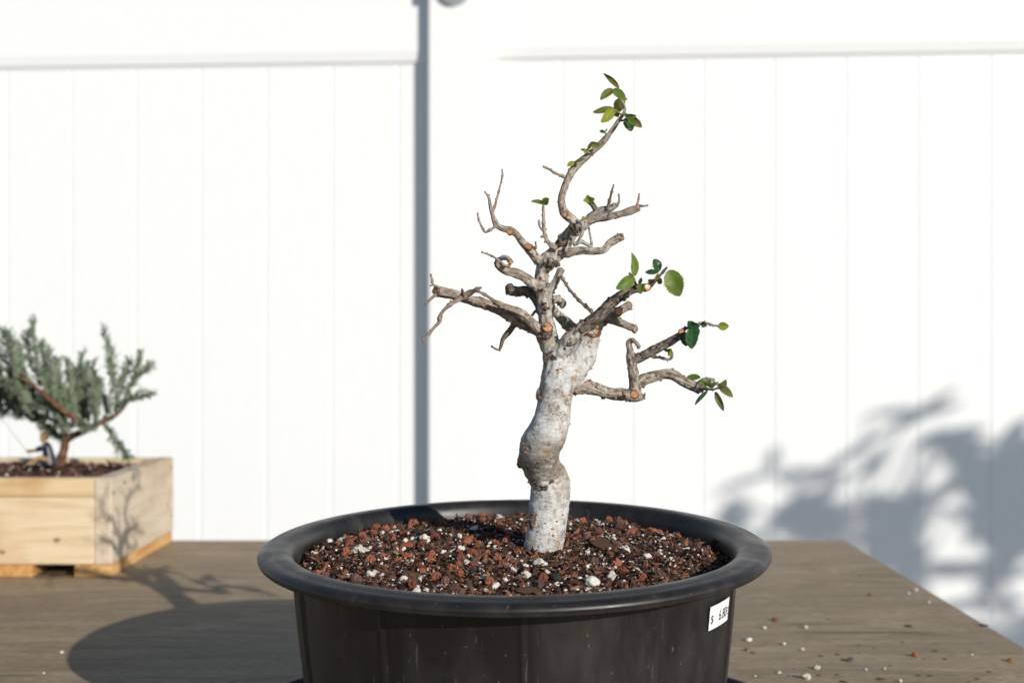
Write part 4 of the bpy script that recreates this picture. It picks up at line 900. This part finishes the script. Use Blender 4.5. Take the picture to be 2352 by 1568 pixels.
# body: head with nose, brow, beard and ears, arms with fingers round the rod, bent legs
body_f = fuse('body', [[(112,1058,0,7), (109,1040,0,6), (106,1024,0,5), (103,1014,0,4.5), (101,1008,0,4)],
    [(104,1020,-.006,4), (92,1028,-.011,3.6), (80,1033,-.011,3), (70,1034,-.009,2.6), (64,1035,-.007,2.4)], [(106,1021,.005,4), (94,1031,.006,3.6), (80,1035,-.001,3), (70,1036,-.005,2.6), (64,1036,-.006,2.4)],
    [(110,1056,-.006,6.5), (100,1053,-.012,5.5), (90,1050,-.016,5), (84,1056,-.017,4.2), (78,1063,-.017,3.6), (70,1065,-.018,2.8)], [(108,1057,.004,6.5), (92,1056,.004,5.5), (78,1055,.002,5), (72,1060,.0,4.2), (68,1065,-.002,3.2), (61,1066,-.003,2.6)],
    [(63,1033,-.0085,1.1), (60,1034,-.0085,1.0), (60,1037,-.008,.9)], [(62,1035,-.0085,1.1), (59.5,1036.5,-.0085,.9), (61,1039,-.008,.8)], [(63,1037,-.0085,1.0), (61,1039,-.0085,.9), (63,1040,-.008,.8)], [(65,1038,-.008,.9), (64,1040,-.008,.8)], [(65,1033,-.008,1.1), (62,1031.5,-.0075,.9)]],
    [(100,1002,-.0005,8.2,(0.9,.95,1.1)), (92.5,1003,-.0008,2.0,(1,.8,1)), (96,1010,-.001,4.4,(.9,.9,1.3)), (102,1003,-.0046,1.7,(.7,.6,1.2)), (102,1003,.0040,1.7,(.7,.6,1.2))], M['clay'], fig)
robe = fuse('robe', [[(113,1066,0,18), (112,1050,0,14.5), (110,1036,0,12), (107,1024,0,10.5), (105,1016,0,6.5)], [(106,1021,-.006,5.4), (95,1027,-.010,5), (84,1031,-.0115,4.4)], [(108,1022,.006,5.4), (96,1030,.007,5), (86,1034,.003,4.4)]],
    [(122,1060,.003,9,(1,1.2,.7))], M['robe'], fig)
fuse('hair', [], [(102,997,0,8.4,(1.0,1.05,.75)), (107,1003,0,6,(.8,1.1,1.3)), (104,990.5,0,3.4,(1,1,.8))], M['hat'], fig)
bm = bmesh.new(); tube(bm, catmull([Fp(70,1044,-.006), Fp(62,1035.5,-.0065), Fp(0,958,-.012), Fp(-80,868,-.02)], [0.00075, 0.0007, 0.0006, 0.0004], 0.004), 8)
bm_obj('fishing_rod', bm, M['rod'], fig)

# ------------------------------------------------------------------ crumbs spilled on the table
CR = {'w': PUM, 'r': LAVA, 'b': CHP, 'k': BLK}
info = {'w': ('perlite_crumb', 'white perlite crumb spilled on the table right of the pot', 'crumb', 'white crumbs on the table'), 'r': ('lava_crumb', 'red lava crumb spilled on the table right of the pot', 'crumb', 'red crumbs on the table'), 'b': ('bark_crumb', 'brown bark crumb spilled on the table right of the pot', 'crumb', 'brown crumbs on the table'), 'k': ('charcoal_crumb', 'black charcoal sliver on the table right of the pot', 'crumb', None)}
ORD = ['first','second','third','fourth','fifth','sixth','seventh','eighth','ninth','tenth','eleventh','twelfth','thirteenth','fourteenth','fifteenth','sixteenth','seventeenth','eighteenth','nineteenth','twentieth','twenty-first','twenty-second','twenty-third','twenty-fourth','twenty-fifth','twenty-sixth','twenty-seventh']
CRL = [('w',185,910,.0034), ('w',465,938,.0023), ('w',635,808,.0028), ('w',310,812,.0022), ('w',425,1165,.002), ('w',725,1130,.0034), ('w',640,1208,.0046), ('w',1380,1230,.0022), ('w',1255,1132,.0016), ('w',1110,1137,.0015), ('w',610,982,.002), ('w',1500,515,.0028), ('w',1600,610,.0022), ('w',237,1188,.0012), ('w',1445,540,.0017), ('w',1942,1022,.0014),
   ('r',392,752,.0036), ('r',1495,1033,.0034), ('r',165,985,.0022), ('r',1140,550,.0022), ('r',2245,1070,.003),
   ('b',1650,988,.0034), ('b',1730,1053,.0026), ('b',1610,1183,.0026), ('b',1220,1210,.0046), ('b',930,1232,.004), ('b',1520,1180,.003), ('b',1050,940,.0022), ('b',1395,920,.0022), ('b',820,738,.0022), ('b',755,1028,.0026), ('b',2075,1152,.0026), ('b',1980,1210,.003), ('b',500,1185,.002), ('b',880,1175,.0024), ('b',735,1180,.003), ('b',1440,795,.0052), ('b',1065,400,.0032), ('b',1565,1053,.0018), ('b',1050,1003,.0018), ('b',540,1130,.0018), ('b',215,1003,.0028), ('b',2050,790,.006), ('b',1915,1232,.002), ('b',1170,967,.0016), ('b',1300,1105,.0016), ('b',880,1015,.0026), ('k',980,1067,.0056)]
for kk, cx, cy, s in CRL:
    px, py = 1665.2+0.292*cx, 1205.9+0.292*cy; Y = FPX*CAMZ/(py-CY); p = at(px, py, Y)
    if p.x > TX1-0.003: p.x = TX1-0.004
    nm, lb, ct, gp = info[kk]; s = s*0.82
    o = bpy.data.objects.new(nm, random.choice(CR[kk])); hz = {'w': .55, 'r': .55, 'b': .16, 'k': .35}[kk]
    o.location = (p.x, p.y, s*hz); o.scale = (s, s, s) if kk != 'k' else (s, s*.5, s*.6); o.rotation_euler = (random.uniform(-.2, .2), random.uniform(-.1, .1), random.uniform(-.7, .7))
    rank = sorted((c[1], c[2]) for c in CRL if c[0] == kk).index((cx, cy))
    col.objects.link(o); tag(o, lb if kk == 'k' else '%s %s on the table rightward from the pot' % (ORD[rank], lb.split(' spilled')[0]), ct, gp)
for px, py, s, lb in ((141.5, 1499, .0017, 'larger pale crumb on the bare table left of the pot shadow'), (100, 1546, .0010, 'smaller pale crumb on the bare table near its left front')):
    Y = FPX*CAMZ/(py-CY); o = bpy.data.objects.new('perlite_crumb', PUM[1]); o.location = at(px, py, Y)+Vector((0, 0, s*.5)); o.scale = (s, s, s)
    col.objects.link(o); tag(o, lb, 'crumb', 'pale crumbs left of the pot')

# ------------------------------------------------------------------ large-leaved shrub right of the frame: its shadow falls on the fence
shrub = empty('large_leaf_shrub', (3.25, -0.65, GZ), 'large-leaved shrub beyond the right edge that shades the fence', 'shrub')
SB = Vector(shrub.location)
def on_fence(x, y):
    # point of the right fence panel seen at photo position x, y
    d = at(x, y, 1.0)-Vector((0, 0, CAMZ)); n = Vector((math.sin(PSI), math.cos(PSI), 0)); p0 = Vector((FO.x, FO.y, 0))+n*YR
    return Vector((0, 0, CAMZ))+d*((p0-Vector((0, 0, CAMZ))).dot(n)/d.dot(n))
def big_leaf(c, ax, n, L, w, lobes):
    bm = bmesh.new(); ax = ax.normalized(); n = (n-ax*n.dot(ax)).normalized(); s = ax.cross(n)
    NL = 16
    for k in (range(-lobes, lobes+1) if lobes else (0,)):
        a = k*0.55; t = ax*math.cos(a)+s*math.sin(a); ss = t.cross(n); LL = L*(1-0.10*abs(k)); rows = []
        for j in range(NL+1):
            v = j/NL; hw = w*0.5*(math.sin(math.pi*v**0.85)**0.8 if 0 < v < 1 else 0.01)
            p = c+t*(v*LL)-n*(0.18*LL*v*v)
            rows.append([bm.verts.new(p+ss*hw*u+n*(abs(u)*hw*0.2)) for u in (-1, 0, 1)])
        for A, B in zip(rows, rows[1:]):
            for i in range(2): bm.faces.new((A[i], A[i+1], B[i+1], B[i]))
    return bm_obj('leaf', bm, M['bigleaf'], shrub, True)
q = random.Random(8); stems = [Vector((x, y, 0.0)) for x, y in ((0, 0), (0.12, -0.1), (-0.1, 0.1), (0.2, 0.12))]
def shade(x, y, L, w, ang, lobes=0, t=4.3, face=0.0):
    """leaf whose shade lands near photo position x, y; L, w in photo px on the fence"""
    c = on_fence(x, y)+sdir*t-SB; k = 2.55/FPX
    up = Vector((0, 0, 1)); rt = sdir.cross(up).normalized()*-1; u2 = rt.cross(sdir)*-1
    if u2.z < 0: u2 = -u2
    if rt.x < 0: rt = -rt
    ax = rt*math.cos(R(ang))+u2*math.sin(R(ang)); n = (sdir+up*0.35+rt*q.uniform(-.3, .3))
    c = c-ax*(L*k*0.5)
    big_leaf(c, ax, n, L*k, w*k, lobes)
    st = min(stems, key=lambda p: (p.xy-c.xy).length)
    mid = Vector((st.x, st.y, c.z-0.12)); bm = bmesh.new(); tube(bm, catmull([mid, (mid+c)*0.5-Vector((0, 0, 0.02)), c], [0.006, 0.004, 0.003], 0.03), 8)
    bm_obj('petiole', bm, M['bigleaf'], shrub, True)
for a in [(2085,945,150,22,-12), (2130,938,130,24,35), (2150,942,110,20,5), (1960,1035,240,22,30), (2000,1062,100,18,50), (1720,1100,120,18,10), (1775,1052,60,26,80), (1840,1085,80,26,-10), (1905,1095,100,22,0),
          (1690,1180,90,50,30), (1870,1175,140,85,-10), (1850,1205,150,70,-5), (1925,1165,70,22,20), (2050,1190,160,80,-80), (2030,1210,140,60,-70), (2000,1245,120,50,-40), (2200,1020,130,80,-20), (2220,1050,130,80,-50), (2130,1010,60,30,20), (2260,1100,140,90,-60), (2235,1125,110,50,-40),
          (2300,1080,120,70,30), (2335,1020,130,50,45), (2345,1085,110,90,-60), (2150,1135,110,30,10), (2110,1150,70,40,-60), (2235,1195,110,46,-50), (2290,1185,130,80,-70), (2340,1180,120,80,-80), (2105,1185,60,26,30), (2300,1260,110,56,-70), (2345,1245,80,50,-60), (2095,1262,100,46,-60), (2060,1292,120,40,-20),
          (2130,1302,150,28,0), (2230,1308,160,32,-6), (2282,1312,80,50,-60), (2095,1345,90,46,-40), (2235,1385,120,28,-10), (2262,1350,50,44,-70), (2310,1385,90,24,0), (2235,1445,120,36,-10), (2325,1475,140,60,-15), (2400,1150,130,110,-60), (2410,1050,130,100,-20), (2420,1260,110,80,-60), (2400,1440,130,70,-30), (2180,1440,120,30,-20), (2150,1400,90,26,-30)]:
    if a[3] > 40:
        x, y, L, w, an = a
        for dx, dy, da in ((-0.22, -0.2, 18), (0.22, 0.18, -16), (0.05, -0.3, 40), (-0.05, 0.32, -42)):
            shade(x+dx*L*q.uniform(0.6, 1.2), y+dy*w*q.uniform(0.8, 1.3), L*q.uniform(0.62, 0.85), w*0.52, an+da*q.uniform(0.5, 1.3))
    else: shade(*a)
for st in stems:
    bm = bmesh.new(); uv = bm.loops.layers.uv.new('UVMap'); h = 1.6+0.2*q.random()
    tube(bm, catmull([Vector((st.x*0.5, st.y*0.5, 0)), Vector((st.x*0.8, st.y*0.9, 0.5)), Vector((st.x, st.y, h+0.02))], [0.016, 0.013, 0.006], 0.03), 12, 0.1, st.x, 0, uv)
    bm_obj('stem', bm, M['bark_dark_or_shaded'], shrub, True)
